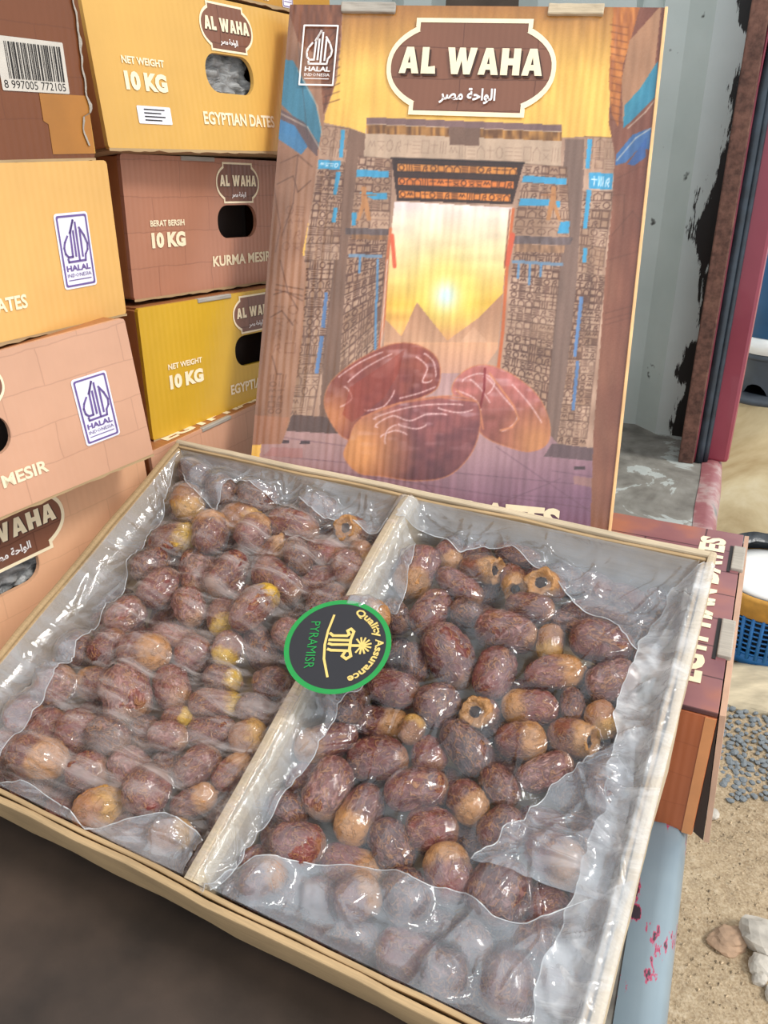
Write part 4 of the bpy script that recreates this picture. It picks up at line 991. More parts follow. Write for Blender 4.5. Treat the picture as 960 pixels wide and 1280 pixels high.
# ------------------------------------------------------------------ dates
def date_material(name, body, body2, tip, tip_from, flaky, amber=0.0, pit=False):
    t = NT(name); v = t.coord('Object'); s = t.sep(v)
    oi = t.n('ShaderNodeObjectInfo'); off = t.n('ShaderNodeVectorMath'); off.operation = 'ADD'
    t.l(v, off.inputs[0]); cbn = t.n('ShaderNodeCombineXYZ'); rnd = t.math('MULTIPLY', oi.outputs['Random'], 37.0)
    t.l(rnd, cbn.inputs[0]); t.l(rnd, cbn.inputs[1]); t.l(cbn.outputs[0], off.inputs[1]); vv = off.outputs[0]
    f = t.noise(vv, 3.2, 4, 0.6); g = t.noise(vv, 6.5, 6, 0.66, 1.2); h = t.noise(vv, 3.6, 3, 0.5, 0.9)
    c = t.ramp(f, [(0.3, body2), (0.65, body)])
    dk = t.ramp(oi.outputs['Random'], [(0.0, (205, 205, 205)), (1.0, (255, 255, 255))]); c = t.mix(1.0, c, dk, 'MULTIPLY')
    # loosened pale skin and fine light wrinkles
    c = t.mix(t.math('MULTIPLY', t.ramp(g, [(0.50, (0, 0, 0)), (0.66, (255, 255, 255))]), flaky), c, (184, 134, 124))
    vo = t.n('ShaderNodeTexVoronoi'); vo.feature = 'DISTANCE_TO_EDGE'; vo.inputs['Scale'].default_value = 5.0
    dv = t.n('ShaderNodeVectorMath'); dv.operation = 'MULTIPLY_ADD'; t.l(t.noise(vv, 5, 3), dv.inputs[0]); dv.inputs[1].default_value = (0.5, 0.5, 0.5); t.l(vv, dv.inputs[2])
    t.l(dv.outputs[0], vo.inputs['Vector'])
    c = t.mix(t.math('MULTIPLY', t.ramp(vo.outputs['Distance'], [(0.0, (255, 255, 255)), (0.04, (0, 0, 0))]), 0.22), c, (206, 148, 96))
    rim = t.ramp(t.math('ABSOLUTE', t.math('SUBTRACT', h, 0.5)), [(0.0, (255, 255, 255)), (0.022, (110, 110, 110)), (0.045, (0, 0, 0))])
    c = t.mix(t.math('MULTIPLY', rim, 0.75), c, (194, 134, 82))
    e = t.math('ADD', s[0], t.math('MULTIPLY', t.math('SUBTRACT', f, 0.5), 0.5))
    c = t.mix(t.ramp(e, [(tip_from, (0, 0, 0)), (tip_from + 0.16, (255, 255, 255))]), c, t.ramp(g, [(0.3, tuple(x * 0.82 for x in tip)), (0.7, tip)]))
    if pit:
        rr = t.math('SQRT', t.math('ADD', t.math('MULTIPLY', s[1], s[1]), t.math('MULTIPLY', s[2], s[2])))
        m_ = t.math('MULTIPLY', t.math('LESS_THAN', t.math('ADD', rr, t.math('MULTIPLY', t.math('SUBTRACT', g, 0.5), 0.12)), 0.17), t.math('GREATER_THAN', s[0], 0.2))
        c = t.mix(m_, c, (58, 34, 26))
    nm = t.bump(g, 0.35, 0.05); nm = t.bump(rim, 0.5, 0.04, nm)
    t.bsdf(c, t.ramp(g, [(0.3, (60, 60, 60)), (0.7, (130, 130, 130))]), nm, coat=0.2, spec=0.45, **{'Coat Roughness': 0.3}); return t.m
DM = {'r': date_material('reddish_date_skin', (132, 54, 46), (84, 36, 36), (170, 112, 66), 0.36, 0.5),
      'd': date_material('dark_brown_date_skin', (100, 50, 46), (58, 30, 32), (140, 92, 58), 0.42, 0.5),
      't': date_material('tan_ended_date_skin', (128, 56, 46), (86, 40, 38), (196, 136, 78), 0.02, 0.45),
      'w': date_material('flaky_date_skin', (132, 66, 58), (90, 46, 44), (186, 132, 88), 0.34, 0.95),
      'y': date_material('amber_date_skin', (182, 120, 62), (138, 82, 48), (204, 150, 70), 0.10, 0.4),
      'Y': date_material('yellow_tipped_date_skin', (128, 62, 48), (88, 42, 36), (224, 176, 56), 0.18, 0.4),
      'o': date_material('hollow_ended_date_skin', (138, 74, 50), (96, 50, 38), (200, 144, 88), 0.12, 0.3, pit=True)}
DM['p'] = DM['o']
M['scar'] = simple('pale_stem_scar', (206, 168, 116), 0.7, 0.25, 60, 0.3)
M['stub'] = simple('dry_stem_stub', (150, 100, 54), 0.8, 0.3, 60, 0.3)
def date_mesh(seed, open_end=False, m=36, n=32):
    r_ = np.random.default_rng(seed); th = np.linspace(0, 2 * math.pi, m, endpoint=False); tt = -np.cos(np.linspace(0.0, math.pi, n))
    k1 = r_.integers(3, 6); ph = r_.uniform(0, 6.28, 8)
    prof = (1 - np.abs(tt) ** 2.9) ** (1 / 2.1); verts = []
    T_, H_ = np.meshgrid(tt, th, indexing='ij'); P_ = np.repeat(prof[:, None], m, 1)
    warp = 0.9 * np.sin(2.2 * T_ + ph[0]) + 0.5 * np.sin(4.1 * T_ + ph[1])
    ridge = np.abs(np.sin(k1 * H_ / 1.0 + warp + ph[2])) ** 0.6
    fine = np.abs(np.sin(9 * H_ + 2.4 * np.sin(3 * T_ + ph[3]) + ph[4])) * (0.5 + 0.5 * np.sin(5 * T_ + 2 * H_ + ph[5]))
    R_ = P_ * (0.5 + 0.045 * (ridge - 0.6) + 0.022 * (fine - 0.3) + 0.03 * np.sin(2 * H_ + ph[6]) + 0.02 * np.sin(3 * T_ + H_ + ph[7]))
    R_ *= 1 + 0.10 * T_ * r_.uniform(-1, 1)
    X = T_ * 0.5
    if open_end:        # the stem end is a rim around a sunken pit
        j = n - 7; q = np.linspace(0, 1, 7)
        base = X[j].mean(); 
        for i in range(7):
            a = q[i]
            rim = 0.40 * (1 - a) ** 0.8 + 0.02
            if i <= 2: xx = base + (0.47 - base) * (i + 1) / 3; rad_ = 0.47 - 0.03 * (i + 1)
            else: xx = 0.47 - 0.19 * (i - 2) / 4; rad_ = 0.30 * (1 - (i - 3) / 3.4)
            wv = 1 + 0.10 * np.sin(4 * th + ph[3]) + 0.06 * np.sin(7 * th + ph[4])
            X[j + i] = xx + 0.015 * np.sin(3 * th + ph[5]); R_[j + i] = max(rad_, 0.012) * wv
    V = np.stack([X, R_ * np.cos(H_), R_ * np.sin(H_)], -1).reshape(-1, 3)
    for i in range(len(V)):                      # sunken creases of the dried skin
        p = Vector((V[i, 0] * 2.2 + seed, V[i, 1] * 3.4, V[i, 2] * 3.4)); w = Vector((noise.noise(p * 1.3), noise.noise(p * 1.3 + Vector((9, 0, 0))), 0)) * 0.6
        cr = max(0.0, 1 - abs(noise.noise(p + w)) * 5.5); c2 = max(0.0, 1 - abs(noise.noise(p * 2.3 + w)) * 5.0)
        V[i, 1:] *= 1 - 0.085 * cr - 0.05 * c2 + 0.05 * noise.noise(p * 0.8)
    F = []
    for i in range(n - 1):
        for k in range(m): F.append((i * m + k, i * m + (k + 1) % m, (i + 1) * m + (k + 1) % m, (i + 1) * m + k))
    me = pydata(V, F, True); bm = bmesh.new(); bm.from_mesh(me); bmesh.ops.remove_doubles(bm, verts=bm.verts, dist=1e-4)
    bmesh.ops.holes_fill(bm, edges=bm.edges[:]); bmesh.ops.recalc_face_normals(bm, faces=bm.faces); return from_bm(bm, True)
NV = 5
dmesh = {}
for k in DM:
    for s in range(NV):
        me = date_mesh(100 * (ord(k)) + s, k in 'op'); me.materials.append(DM[k]); dmesh[k, s] = me
scar_mesh = rock_mesh(31, 0.05, 0.13, 0.11, 2, 0.5)
for vv in scar_mesh.vertices: vv.co.x += 0.33
M['pit'] = simple('dark_stem_pit', (52, 30, 22), 0.8, 0.3, 40, 0.4); scar_mesh.materials.append(M['pit'])
stub_mesh = rock_mesh(77, 0.06, 0.10, 0.09, 1, 0.4)
for vv in stub_mesh.vertices: vv.co.x += 0.50
stub_mesh.materials.append(M['stub'])

RAW = """R,28,112,-24,-92,47,33,t R,81,125,-24,-7,34,25,o R,73,107,-24,-22,44,24,r R,107,127,-24,-63,32,22,o R,136,127,-24,-73,33,27,p R,133,104,-24,-1,38,21,r
R,61,73,-24,86,42,30,r R,119,79,-24,0,47,33,w R,84,42,-24,-42,51,35,r R,187,91,-24,9,45,32,r R,152,78,-24,-81,28,21,y R,125,39,-24,88,42,28,r
R,164,56,-24,30,41,25,t R,205,62,-24,41,37,28,w R,67,30,-24,-54,32,22,d R,59,6,-24,8,38,29,r R,94,5,-24,-127,33,29,d R,125,9,-24,-70,30,24,p
R,157,24,-24,-166,39,24,t R,183,36,-24,-74,26,16,d R,205,31,-24,-47,25,23,y R,219,44,-24,-76,22,16,d R,190,11,-24,-2,30,25,o R,159,-2,-24,15,34,25,t
R,129,-17,-24,-31,43,28,d R,102,-33,-24,-48,27,22,r R,89,-21,-24,84,21,17,y R,59,-21,-24,14,42,26,t R,26,-49,-24,-138,45,26,t R,69,-48,-24,15,43,29,r
R,49,-80,-24,-83,42,30,w R,78,-88,-24,-90,42,28,t R,108,-58,-24,31,42,30,r R,125,-76,-24,21,34,26,r R,142,-55,-24,-30,28,26,t
R,156,-37,-24,-41,29,24,d R,178,-17,-24,46,39,22,w R,168,-62,-24,60,32,33,d R,105,-99,-24,-35,35,24,d R,143,-98,-24,123,35,30,t
R,48,-116,-24,8,35,29,r R,84,-118,-24,3,44,26,t R,179,-95,-24,-101,40,34,d R,207,-68,-24,-15,40,29,t R,208,-93,-24,22,30,25,r
R,220,-17,-24,-80,37,25,d R,225,-50,-24,-65,28,29,d R,128,-122,-24,-35,33,32,d R,103,-137,-24,51,29,25,t R,141,-151,-24,-4,41,31,r
R,165,-153,-24,14,26,25,d R,196,-140,-24,-82,32,29,r R,211,-114,-24,3,26,25,d R,31,-151,-24,52,30,23,t R,51,-145,-24,4,28,21,d
R,78,-141,-24,-22,26,23,d R,18,-26,-24,-10,34,22,d R,29,-120,-24,-31,31,23,r R,106,147,-24,-8,39,18,d R,55,128,-24,-45,28,20,t R,161,99,-24,-6,25,18,d
R,223,85,-24,-60,27,22,d R,231,-83,-24,-42,23,22,d R,232,-110,-24,-74,24,24,d R,225,-134,-24,-6,26,25,r R,173,-130,-24,-36,25,24,d
R,26,36,12,7,44,26,t R,180,-168,-24,6,30,26,d R,107,-157,-24,14,29,24,d R,226,24,-24,-68,24,19,d R,31,-164,-24,22,21,19,d R,19,-72,-24,53,28,23,r
R,15,-107,-24,-14,30,23,d R,13,-144,-24,76,22,22,r R,19,-165,-24,13,22,19,d R,26,-7,-24,-1,30,22,r R,30,35,-24,66,29,22,d R,38,66,-24,-41,33,21,d
R,90,87,-24,-5,26,21,d L,-180,141,-18,-37,40,28,d L,-204,119,-18,-48,44,31,y L,-188,69,-18,17,47,32,Y L,-156,85,-18,124,42,31,t
L,-140,111,-18,-6,44,32,y L,-114,105,-18,95,36,28,t L,-93,90,-18,43,33,25,o L,-92,116,-18,-6,50,32,r L,-53,103,-18,5,43,31,r L,-39,78,-18,17,40,30,r
L,-32,124,-18,-63,31,25,p L,-17,111,-18,-41,28,20,y L,-72,62,-18,-22,50,32,r L,-113,51,-18,-85,45,32,r L,-146,53,-18,-48,55,35,w
L,-21,57,-18,30,34,27,d L,-69,30,-18,75,46,29,Y L,-89,41,-18,-43,37,25,d L,-98,16,-18,-45,37,25,Y L,-72,-14,-18,-66,30,23,Y L,-59,6,-18,-35,43,27,d
L,-65,-33,-18,9,30,24,Y L,-57,-51,-18,25,40,24,Y L,-101,-23,-18,69,29,27,r L,-129,13,-18,-40,38,27,w L,-129,-15,-18,18,38,30,w
L,-137,-35,-18,9,48,30,t L,-134,-70,-18,-36,46,38,w L,-163,-70,-18,-179,40,28,t L,-102,-51,-18,-30,41,28,w L,-80,-72,-18,20,25,18,Y
L,-51,-72,-18,25,37,26,r L,-23,-67,-18,31,27,24,y L,-30,-49,-18,0,28,22,d L,-27,-27,-18,55,27,27,w L,-42,-101,-18,60,34,25,r L,-23,-88,-18,72,31,20,t
L,-67,-129,-18,93,31,32,r L,-32,-122,-18,42,32,20,t L,-91,-153,-18,36,37,28,y L,-119,-131,-18,20,31,28,r L,-159,-142,-18,4,45,33,t
L,-148,-110,-18,77,33,30,r L,-174,-115,-18,86,29,23,r L,-122,-105,-18,2,36,26,d L,-92,-117,-18,-27,37,28,w L,-74,-88,-18,10,29,22,w
L,-65,-108,-18,-36,27,21,d L,-35,-146,-18,42,29,25,y L,-178,-10,-18,72,36,31,w L,-176,-39,-18,72,33,29,r L,-187,-84,-18,57,32,30,w
L,-195,-112,-18,72,31,30,r L,-188,-137,-18,11,36,27,w L,-168,23,-18,86,39,31,r L,-194,49,-18,73,35,29,d L,-31,16,-18,-12,37,27,w
L,-61,89,-18,-39,37,24,d L,-14,88,-18,-48,33,24,r L,-63,-156,-18,4,31,24,d L,-100,-88,-18,-14,31,23,d L,-163,-163,-18,21,32,26,r
L,-198,-50,-18,57,28,27,d L,-140,139,-18,-7,40,27,d L,-228,158,-18,-16,40,27,d L,-77,141,-18,-2,37,26,d""".split()
D = []
for q in RAW:
    s, *num, t = q.split(','); u, v, w, a, ln, wd = map(int, num)
    D.append(dict(side=s, c=np.array([u, v, w], float) / 1000, a=math.radians(a), L=ln / 1000 * 1.04, W=wd / 1000 * 1.04, t=t, up=(t == 'p'), home=np.array([u, v, w], float) / 1000, top=(w > 0)))
for d in D:
    d['tilt'] = math.radians(62) if d['up'] else (random.uniform(-.22, .22) if d['t'] not in 'o' else 0.35)
    if d['up']: d['a'] = -math.pi / 2 - 0.3           # round end faces up and to the front
    if d['t'] == 'o': d['L'] *= 1.1
def axis(d): return np.array([math.cos(d['a']) * math.cos(d['tilt']), math.sin(d['a']) * math.cos(d['tilt']), math.sin(d['tilt'])])
LIM = {'L': (-hl + 0.011, DVX - DVW - 0.002), 'R': (DVX + DVW + 0.002, hl - 0.011)}
# settle: push overlapping neighbours apart while staying near the measured spot
for it in range(70):
    C3, O3, R3_ = [], [], []
    for i, d in enumerate(D):
        ax = axis(d); h_ = max(0.0, d['L'] / 2 - d['W'] * 0.46)
        for q in (-1, 0, 1): C3.append(d['c'] + ax * h_ * q); O3.append(i); R3_.append(d['W'] * 0.455)
    C3 = np.array(C3); O3 = np.array(O3); R3_ = np.array(R3_)
    df = C3[:, None] - C3[None]; dist = np.sqrt((df ** 2).sum(-1)) + 1e-9; pen = R3_[:, None] + R3_[None] - dist
    pen[O3[:, None] == O3[None]] = 0; pen = np.clip(pen, 0, None)
    mv = (df / dist[..., None] * pen[..., None]).sum(1) * 0.16
    for i, d in enumerate(D):
        if d['top']: continue
        mvi = mv[O3 == i].sum(0); mvi[2] *= 0.8
        d['c'] = d['c'] + mvi + (d['home'] - d['c']) * np.array([0.10, 0.10, 0.06])
        lo, hi = LIM[d['side']]; ex = abs(math.cos(d['a'])) * d['L'] / 2 * math.cos(d['tilt']); ey = abs(math.sin(d['a'])) * d['L'] / 2 * math.cos(d['tilt']); rr = d['W'] / 2
        d['c'][0] = min(max(d['c'][0], lo + max(ex, rr)), hi - max(ex, rr)); d['c'][1] = min(max(d['c'][1], -hb + 0.011 + max(ey, rr)), hb - 0.011 - max(ey, rr))
        d['c'][2] = min(max(d['c'][2], -0.042), -0.006 if d['side'] == 'L' else -0.010)
def put_date(d, name='date'):
    o = bpy.data.objects.new(name, dmesh[d['t'], d.get('var', 0)]); C.objects.link(o)
    o.matrix_basis = TRAY @ Matrix.Translation(Vector(d['c'])) @ Matrix.Rotation(d['a'], 4, 'Z') @ Matrix.Rotation(-d['tilt'], 4, 'Y') @ Matrix.Rotation(d['roll'], 4, 'X') @ Matrix.Diagonal((d['L'], d['W'], d['W'] * 0.95, 1))
    if d['t'] in 'op':
        c = bpy.data.objects.new('stem_scar', scar_mesh); C.objects.link(c); c.parent = o
    elif d['t'] in 'tyY' and d.get('var', 0) % 2 == 0:
        c = bpy.data.objects.new('stem_stub', stub_mesh); C.objects.link(c); c.parent = o
    return o
ORD = ['first', 'second', 'third', 'fourth', 'fifth', 'sixth', 'seventh', 'eighth', 'ninth', 'tenth', 'eleventh', 'twelfth', 'thirteenth', 'fourteenth']
LOOK = {'r': 'wrinkled reddish date', 'd': 'dark brown date', 't': 'brown date with tan end', 'w': 'flaky pale-skinned date', 'y': 'amber-coloured date', 'Y': 'yellow-tipped date', 'o': 'date showing its hollow stem end', 'p': 'upright date showing its round pit'}
for side in 'LR':
    S = [d for d in D if d['side'] == side and not d['top']]
    S.sort(key=lambda d: -d['c'][1]); per = 8; rows = [S[i:i + per] for i in range(0, len(S), per)]
    for ri, row in enumerate(rows):
        row.sort(key=lambda d: abs(d['c'][0] - DVX))
        for ci, d in enumerate(row):
            comp = 'left' if side == 'L' else 'right'
            back = 'back' if ri < len(rows) / 2 else 'front'; rn = ri if back == 'back' else len(rows) - 1 - ri
            d['label'] = f"{LOOK[d['t']]}, {comp} compartment, {ORD[rn]} row from {back}, {ORD[ci]} from divider"
for i, d in enumerate(D):
    d['var'] = i % NV; d['roll'] = random.uniform(0, 6.28)
    lab = d.get('label') or 'brown date with tan end lying on the divider above the round black sticker'
    tag(put_date(d), lab, 'date', 'dates in the tray')
# lower layer: kept where a gap between the upper dates lets it show
CAMV = np.array(TRAY.inverted() @ Vector(OFF))
UC, UR = [], []
for d in D:
    ax = axis(d); h_ = max(0.0, d['L'] / 2 - d['W'] * 0.46)
    for q in (-1, -.5, 0, .5, 1): UC.append(d['c'] + ax * h_ * q); UR.append(d['W'] * 0.46)
UC = np.array(UC); UR = np.array(UR)
def seen(p):
    v = CAMV - p; v = v / np.linalg.norm(v); w = UC - p; t = np.clip(w @ v, 0, None); return not np.any(np.linalg.norm(w - t[:, None] * v, axis=1) < UR)
for side in 'LR':
    lo, hi = LIM[side]; low = []
    for j in range(12):
        for i in range(8):
            u = lo + 0.018 + (hi - lo - 0.036) * (i + 0.35 * (j % 2)) / 7.35; v = -hb + 0.028 + (TB - 0.056) * j / 11
            d = dict(c=np.array([u + random.uniform(-.004, .004), v + random.uniform(-.004, .004), -0.044]), a=random.uniform(0, 3.14), tilt=0.0, L=0.036, W=0.026, t=random.choice('ddrdrw'), var=random.randrange(NV), roll=random.uniform(0, 6.28))
            pts = [d['c'] + np.array([0.011 * x, 0.011 * y, 0.010]) for x in (-1, 0, 1) for y in (-1, 0, 1)]
            if sum(seen(p) for p in pts) >= 2: low.append(d)
    low.sort(key=lambda d: -d['c'][1]); rows = [low[i:i + 6] for i in range(0, len(low), 6)]
    for ri, row in enumerate(rows):
        row.sort(key=lambda d: abs(d['c'][0] - DVX))
        for ci, d in enumerate(row):
            put = 'left' if side == 'L' else 'right'
            tag(put_date(d), f"dark lower-layer date in a gap, {put} compartment, {ORD[ri]} lower row from back, {ORD[ci]} from divider", 'date', 'lower layer of dates in the tray')

# ------------------------------------------------------------------ clear film over the dates
def film_mat(name, haze, bump=0.5, tint=(232, 236, 240), rough=0.06, refl=1.0, streak=(14, 14, 14), base=0.5, crinkle=70, rot=0.0):
    t = NT(name); v = t.coord('Object')
    _c = t.coord
    def rc(which='Object', scale=(1, 1, 1)):
        o_ = _c(which, scale); o_.node.inputs['Rotation'].default_value = (0, 0, rot); o_.node.vector_type = 'TEXTURE' if False else 'POINT'; return o_
    t.coord = rc
    cr = t.noise(t.coord('Object', (1, 1, 0.3)), crinkle, 5, 0.62, 1.2); st = t.noise(t.coord('Object', streak), 1.0, 5, 0.6, 0.8)
    vo = t.n('ShaderNodeTexVoronoi'); vo.feature = 'DISTANCE_TO_EDGE'; vo.inputs['Scale'].default_value = 48
    dv = t.n('ShaderNodeVectorMath'); dv.operation = 'MULTIPLY_ADD'; t.l(cr, dv.inputs[0]); dv.inputs[1].default_value = (0.03, 0.03, 0.03); t.l(v, dv.inputs[2]); t.l(dv.outputs[0], vo.inputs['Vector'])
    nm = t.bump(cr, bump, 0.006); nm = t.bump(t.ramp(vo.outputs['Distance'], [(0.0, (255, 255, 255)), (0.12, (0, 0, 0))]), bump * 0.5, 0.002, nm)
    dif = t.n('ShaderNodeBsdfDiffuse'); dif.inputs['Color'].default_value = L4(tint); t.l(nm, dif.inputs['Normal'])
    trl = t.n('ShaderNodeBsdfTranslucent'); trl.inputs['Color'].default_value = L4(tint); t.l(nm, trl.inputs['Normal'])
    mt = t.n('ShaderNodeMixShader'); mt.inputs[0].default_value = 0.35; t.l(dif.outputs[0], mt.inputs[1]); t.l(trl.outputs[0], mt.inputs[2])
    tr = t.n('ShaderNodeBsdfTransparent'); tr.inputs['Color'].default_value = (0.97, 0.975, 0.98, 1)
    hz = t.math('ADD', haze * base, t.math('MULTIPLY', t.ramp(st, [(0.45, (0, 0, 0)), (0.72, (255, 255, 255))]), haze), clamp=True)
    m1 = t.n('ShaderNodeMixShader'); t.l(hz, m1.inputs[0]); t.l(tr.outputs[0], m1.inputs[1]); t.l(mt.outputs[0], m1.inputs[2])
    gl = t.n('ShaderNodeBsdfGlossy'); gl.inputs['Roughness'].default_value = rough; t.l(nm, gl.inputs['Normal'])
    lw = t.n('ShaderNodeLayerWeight'); lw.inputs['Blend'].default_value = 0.5; t.l(nm, lw.inputs['Normal'])
    fr = t.math('ADD', 0.04 * refl, t.math('MULTIPLY', t.math('POWER', lw.outputs['Facing'], 5.0), 0.7 * refl), clamp=True)
    m2 = t.n('ShaderNodeMixShader'); t.l(fr, m2.inputs[0]); t.l(m1.outputs[0], m2.inputs[1]); t.l(gl.outputs[0], m2.inputs[2])
    t.l(m2.outputs[0], t.out.inputs['Surface']); return t.m
M['film_left'] = film_mat('milky_crinkled_film', 0.46, 0.22, (226, 212, 206), streak=(16, 90, 10), base=0.12, rot=-0.9)
M['film_right'] = film_mat('clear_crinkled_film', 0.14, 0.2, (214, 222, 232), 0.05, 1.4, streak=(40, 12, 10), base=0.06, rot=0.5)
M['film_fold'] = film_mat('doubled_film_fold', 0.26, 0.15, (222, 228, 236), 0.05, 1.9, streak=(12, 30, 12), base=0.62, crinkle=40)
M['film_wall'] = film_mat('crinkled_film_on_wall', 0.55, 0.22, (252, 253, 254), 0.05, 2.6, streak=(20, 40, 14), base=0.5, crinkle=80)
RES = 0.0013
def blur(H):
    P_ = np.pad(H, 1, mode='edge'); return (P_[:-2, 1:-1] + P_[2:, 1:-1] + P_[1:-1, :-2] + P_[1:-1, 2:] + 2 * H) / 6
def film_heights(side):
    x0, x1 = (-hl + 0.0095, DVX + 0.004) if side == 'L' else (DVX + 0.003, hl - 0.0095)
    y0, y1 = -hb + 0.0095, hb - 0.0095
    xs = np.arange(x0, x1, RES); ys = np.arange(y0, y1, RES); U, V = np.meshgrid(xs, ys, indexing='ij')
    O = np.full(U.shape, -0.05)
    for d in D:
        ax = axis(d); dx, dy = U - d['c'][0], V - d['c'][1]
        r = d['W'] * 0.5
        if d['side'] != side and not d['top']: continue
        lx, ly = math.cos(d['a']), math.sin(d['a']); a = dx * lx + dy * ly; b = -dx * ly + dy * lx
        ha = max(d['L'] / 2 * math.cos(d['tilt']), r)
        q = 1 - np.abs(a / ha) ** 2.6 - (b / r) ** 2; ok = q > 0
        h_ = d['c'][2] + math.tan(max(min(d['tilt'], 0.5), -0.5)) * a + r * np.sqrt(np.clip(q, 0, 1))
        O[ok] = np.maximum(O[ok], h_[ok])
    ridge = 0.001 - (np.abs(U - DVX) / DVW) ** 2 * 0.004; O = np.where(np.abs(U - DVX) < DVW, np.maximum(O, ridge), O)
    O = O + 0.0012
    B = np.full(U.shape, np.nan)
    B[0, :] = -0.003 if side == 'L' else 0.0015; B[-1, :] = 0.0005 if side == 'L' else -0.0005; B[:, 0] = -0.0035; B[:, -1] = -0.006
    fixed = ~np.isnan(B); H = np.maximum(O, -0.03); H[fixed] = B[fixed]
    base = np.maximum(O, -0.034)
    for it in range(560):
        Hn = blur(H); Hn = Hn - 0.0035 * (Hn + 0.026); H = np.maximum(Hn, O); H[fixed] = B[fixed]
    for it in range(2): Hb = blur(H); H = np.where(fixed, H, np.maximum(Hb, O - 0.0006))
    return xs, ys, U, V, H
def crease_lines(n, x0, x1, y0, y1, ang, spread, lmin, lmax, amin, amax, seed):
    """straight pressed folds of thin film: (x, y, direction, length, width, height)"""
    r_ = random.Random(seed); out = []
    for k in range(n):
        x, y = r_.uniform(x0, x1), r_.uniform(y0, y1); a = (ang(x, y) if callable(ang) else ang) + r_.gauss(0, spread)
        out.append((x, y, math.cos(a), math.sin(a), r_.uniform(lmin, lmax), r_.uniform(0.0012, 0.0042), r_.uniform(amin, amax)))
    return out
def crease_field(U, V, lines):
    W_ = np.zeros_like(U)
    for x, y, c, s_, l, w, h in lines:
        a = (U - x) * c + (V - y) * s_; b = -(U - x) * s_ + (V - y) * c + 0.06 * a * a / l
        W_ += h * np.clip(1 - np.abs(b) / w, 0, 1) * np.clip(1.3 - 2.6 * np.abs(a) / l, 0, 1)
    return W_
FH = {}
def film(side, mname, amp, ang, seed):
    xs, ys, U, V, H = film_heights(side)
    W_ = crease_field(U, V, crease_lines(120 if side == 'L' else 85, xs[0], xs[-1], ys[0], ys[-1], ang, 0.35, 0.03, 0.16, 0.0004, amp, int(seed)))
    fade = np.clip(np.minimum(np.minimum(U - xs[0], xs[-1] - U), np.minimum(V - ys[0], ys[-1] - V)) / 0.008, 0, 1)
    H2 = H + W_ * fade + 0.0004
    FH[side] = (xs, ys, H2)
    P_ = np.stack([U, V, H2], -1)
    return grid_mesh(P_)
def fheight(x, y):
    side = 'L' if x < DVX + 0.003 else 'R'; xs, ys, H = FH[side]
    fx = min(max((x - xs[0]) / RES, 0), len(xs) - 1.001); fy = min(max((y - ys[0]) / RES, 0), len(ys) - 1.001); i, j = int(fx), int(fy); fx -= i; fy -= j
    return (H[i, j] * (1 - fx) + H[i + 1, j] * fx) * (1 - fy) + (H[i, j + 1] * (1 - fx) + H[i + 1, j + 1] * fx) * fy
lin_l = empty('plastic_liner', TRAY, 'crumpled milky clear film over the dates in the left compartment and onto the divider', 'plastic film')
lin_r = empty('plastic_liner', TRAY, 'glossy clear film over the dates in the right compartment, shining along the right wall', 'plastic film')
link('film_sheet', film('L', 'film_left', 0.0034, lambda x, y: 0.75 + 0.4 * (y / 0.17) + 0.3 * x / 0.25, 3.0), M['film_left'], lin_l)
link('film_sheet', film('R', 'film_right', 0.0030, lambda x, y: 0.6 + 1.6 * (x / 0.25) ** 2 - 0.5 * (y / 0.17), 8.0), M['film_right'], lin_r)
def resample(pts, n):
    p = np.array(pts, float); d = np.r_[0, np.cumsum(np.linalg.norm(np.diff(p, axis=0), axis=1))]; t = np.linspace(0, d[-1], n)
    return np.stack([np.interp(t, d, p[:, 0]), np.interp(t, d, p[:, 1])], -1)
def fold(parent, outer, inner, lift=0.0025, nn=200, mm=44, seed=0, wr=0.0018, zo=None, m='film_fold'):
    """doubled-over flap of film from the wall (outer line) to its free edge (inner line)"""
    a, b = resample(outer, nn), resample(inner, nn)
    for i in range(nn): b[i] += (np.array([noise.noise(Vector((i * 0.045, seed, 1))), noise.noise(Vector((i * 0.045, seed, 7)))]) * (0.007 if m == 'film_wall' else 0.003) + np.array([noise.noise(Vector((i * 0.16, seed, 3))), 0]) * (0.0025 if m == 'film_wall' else 0.0)) * min(1, i / 8, (nn - 1 - i) / 8)
    G = np.zeros((nn, mm, 3)); r_ = random.Random(seed * 13 + 1)
    t = np.linspace(0, 1, mm)[None, :]; G[..., :2] = a[:, None] * (1 - t)[..., None] + b[:, None] * t[..., None]
    base = np.array([[fheight(x, y) for x, y in row] for row in G[..., :2]])
    for k in range(3): base = np.maximum(base, np.pad(base, 1, mode='edge')[1:-1, :-2] * .5 + np.pad(base, 1, mode='edge')[1:-1, 2:] * .5)
    d = b - a; across = math.atan2(d[:, 1].mean(), d[:, 0].mean()); U, V = G[..., 0], G[..., 1]
    ls = []
    for k in range(34):
        i, j = r_.randrange(nn), r_.randrange(mm); an = across + r_.gauss(0, 0.75)
        ls.append((U[i, j], V[i, j], math.cos(an), math.sin(an), r_.uniform(0.02, 0.075), r_.uniform(0.0012, 0.0045), r_.uniform(0.3, 1.0) * wr * 1.6))
    und = np.array([[noise.noise(Vector((x * 24, y * 24, seed))) for x, y in row] for row in G[..., :2]])
    z = base + lift * np.sin(math.pi * np.minimum(1, t * 0.8 + 0.2)) + 0.0008 + (crease_field(U, V, ls) + wr * und) * np.minimum(1, 4 * t)
    if zo is not None:
        k = np.minimum(1, t * 3); z = np.where(t < 0.333, z * k + zo * (1 - k), z)
    G[..., 2] = z
    link('film_fold', grid_mesh(G), M[m], parent)
    link('film_hem', tube([tuple(p + np.array([0, 0, 0.0003])) for p in G[:, -1]], 0.00045, 5), M['film_wall'], parent)
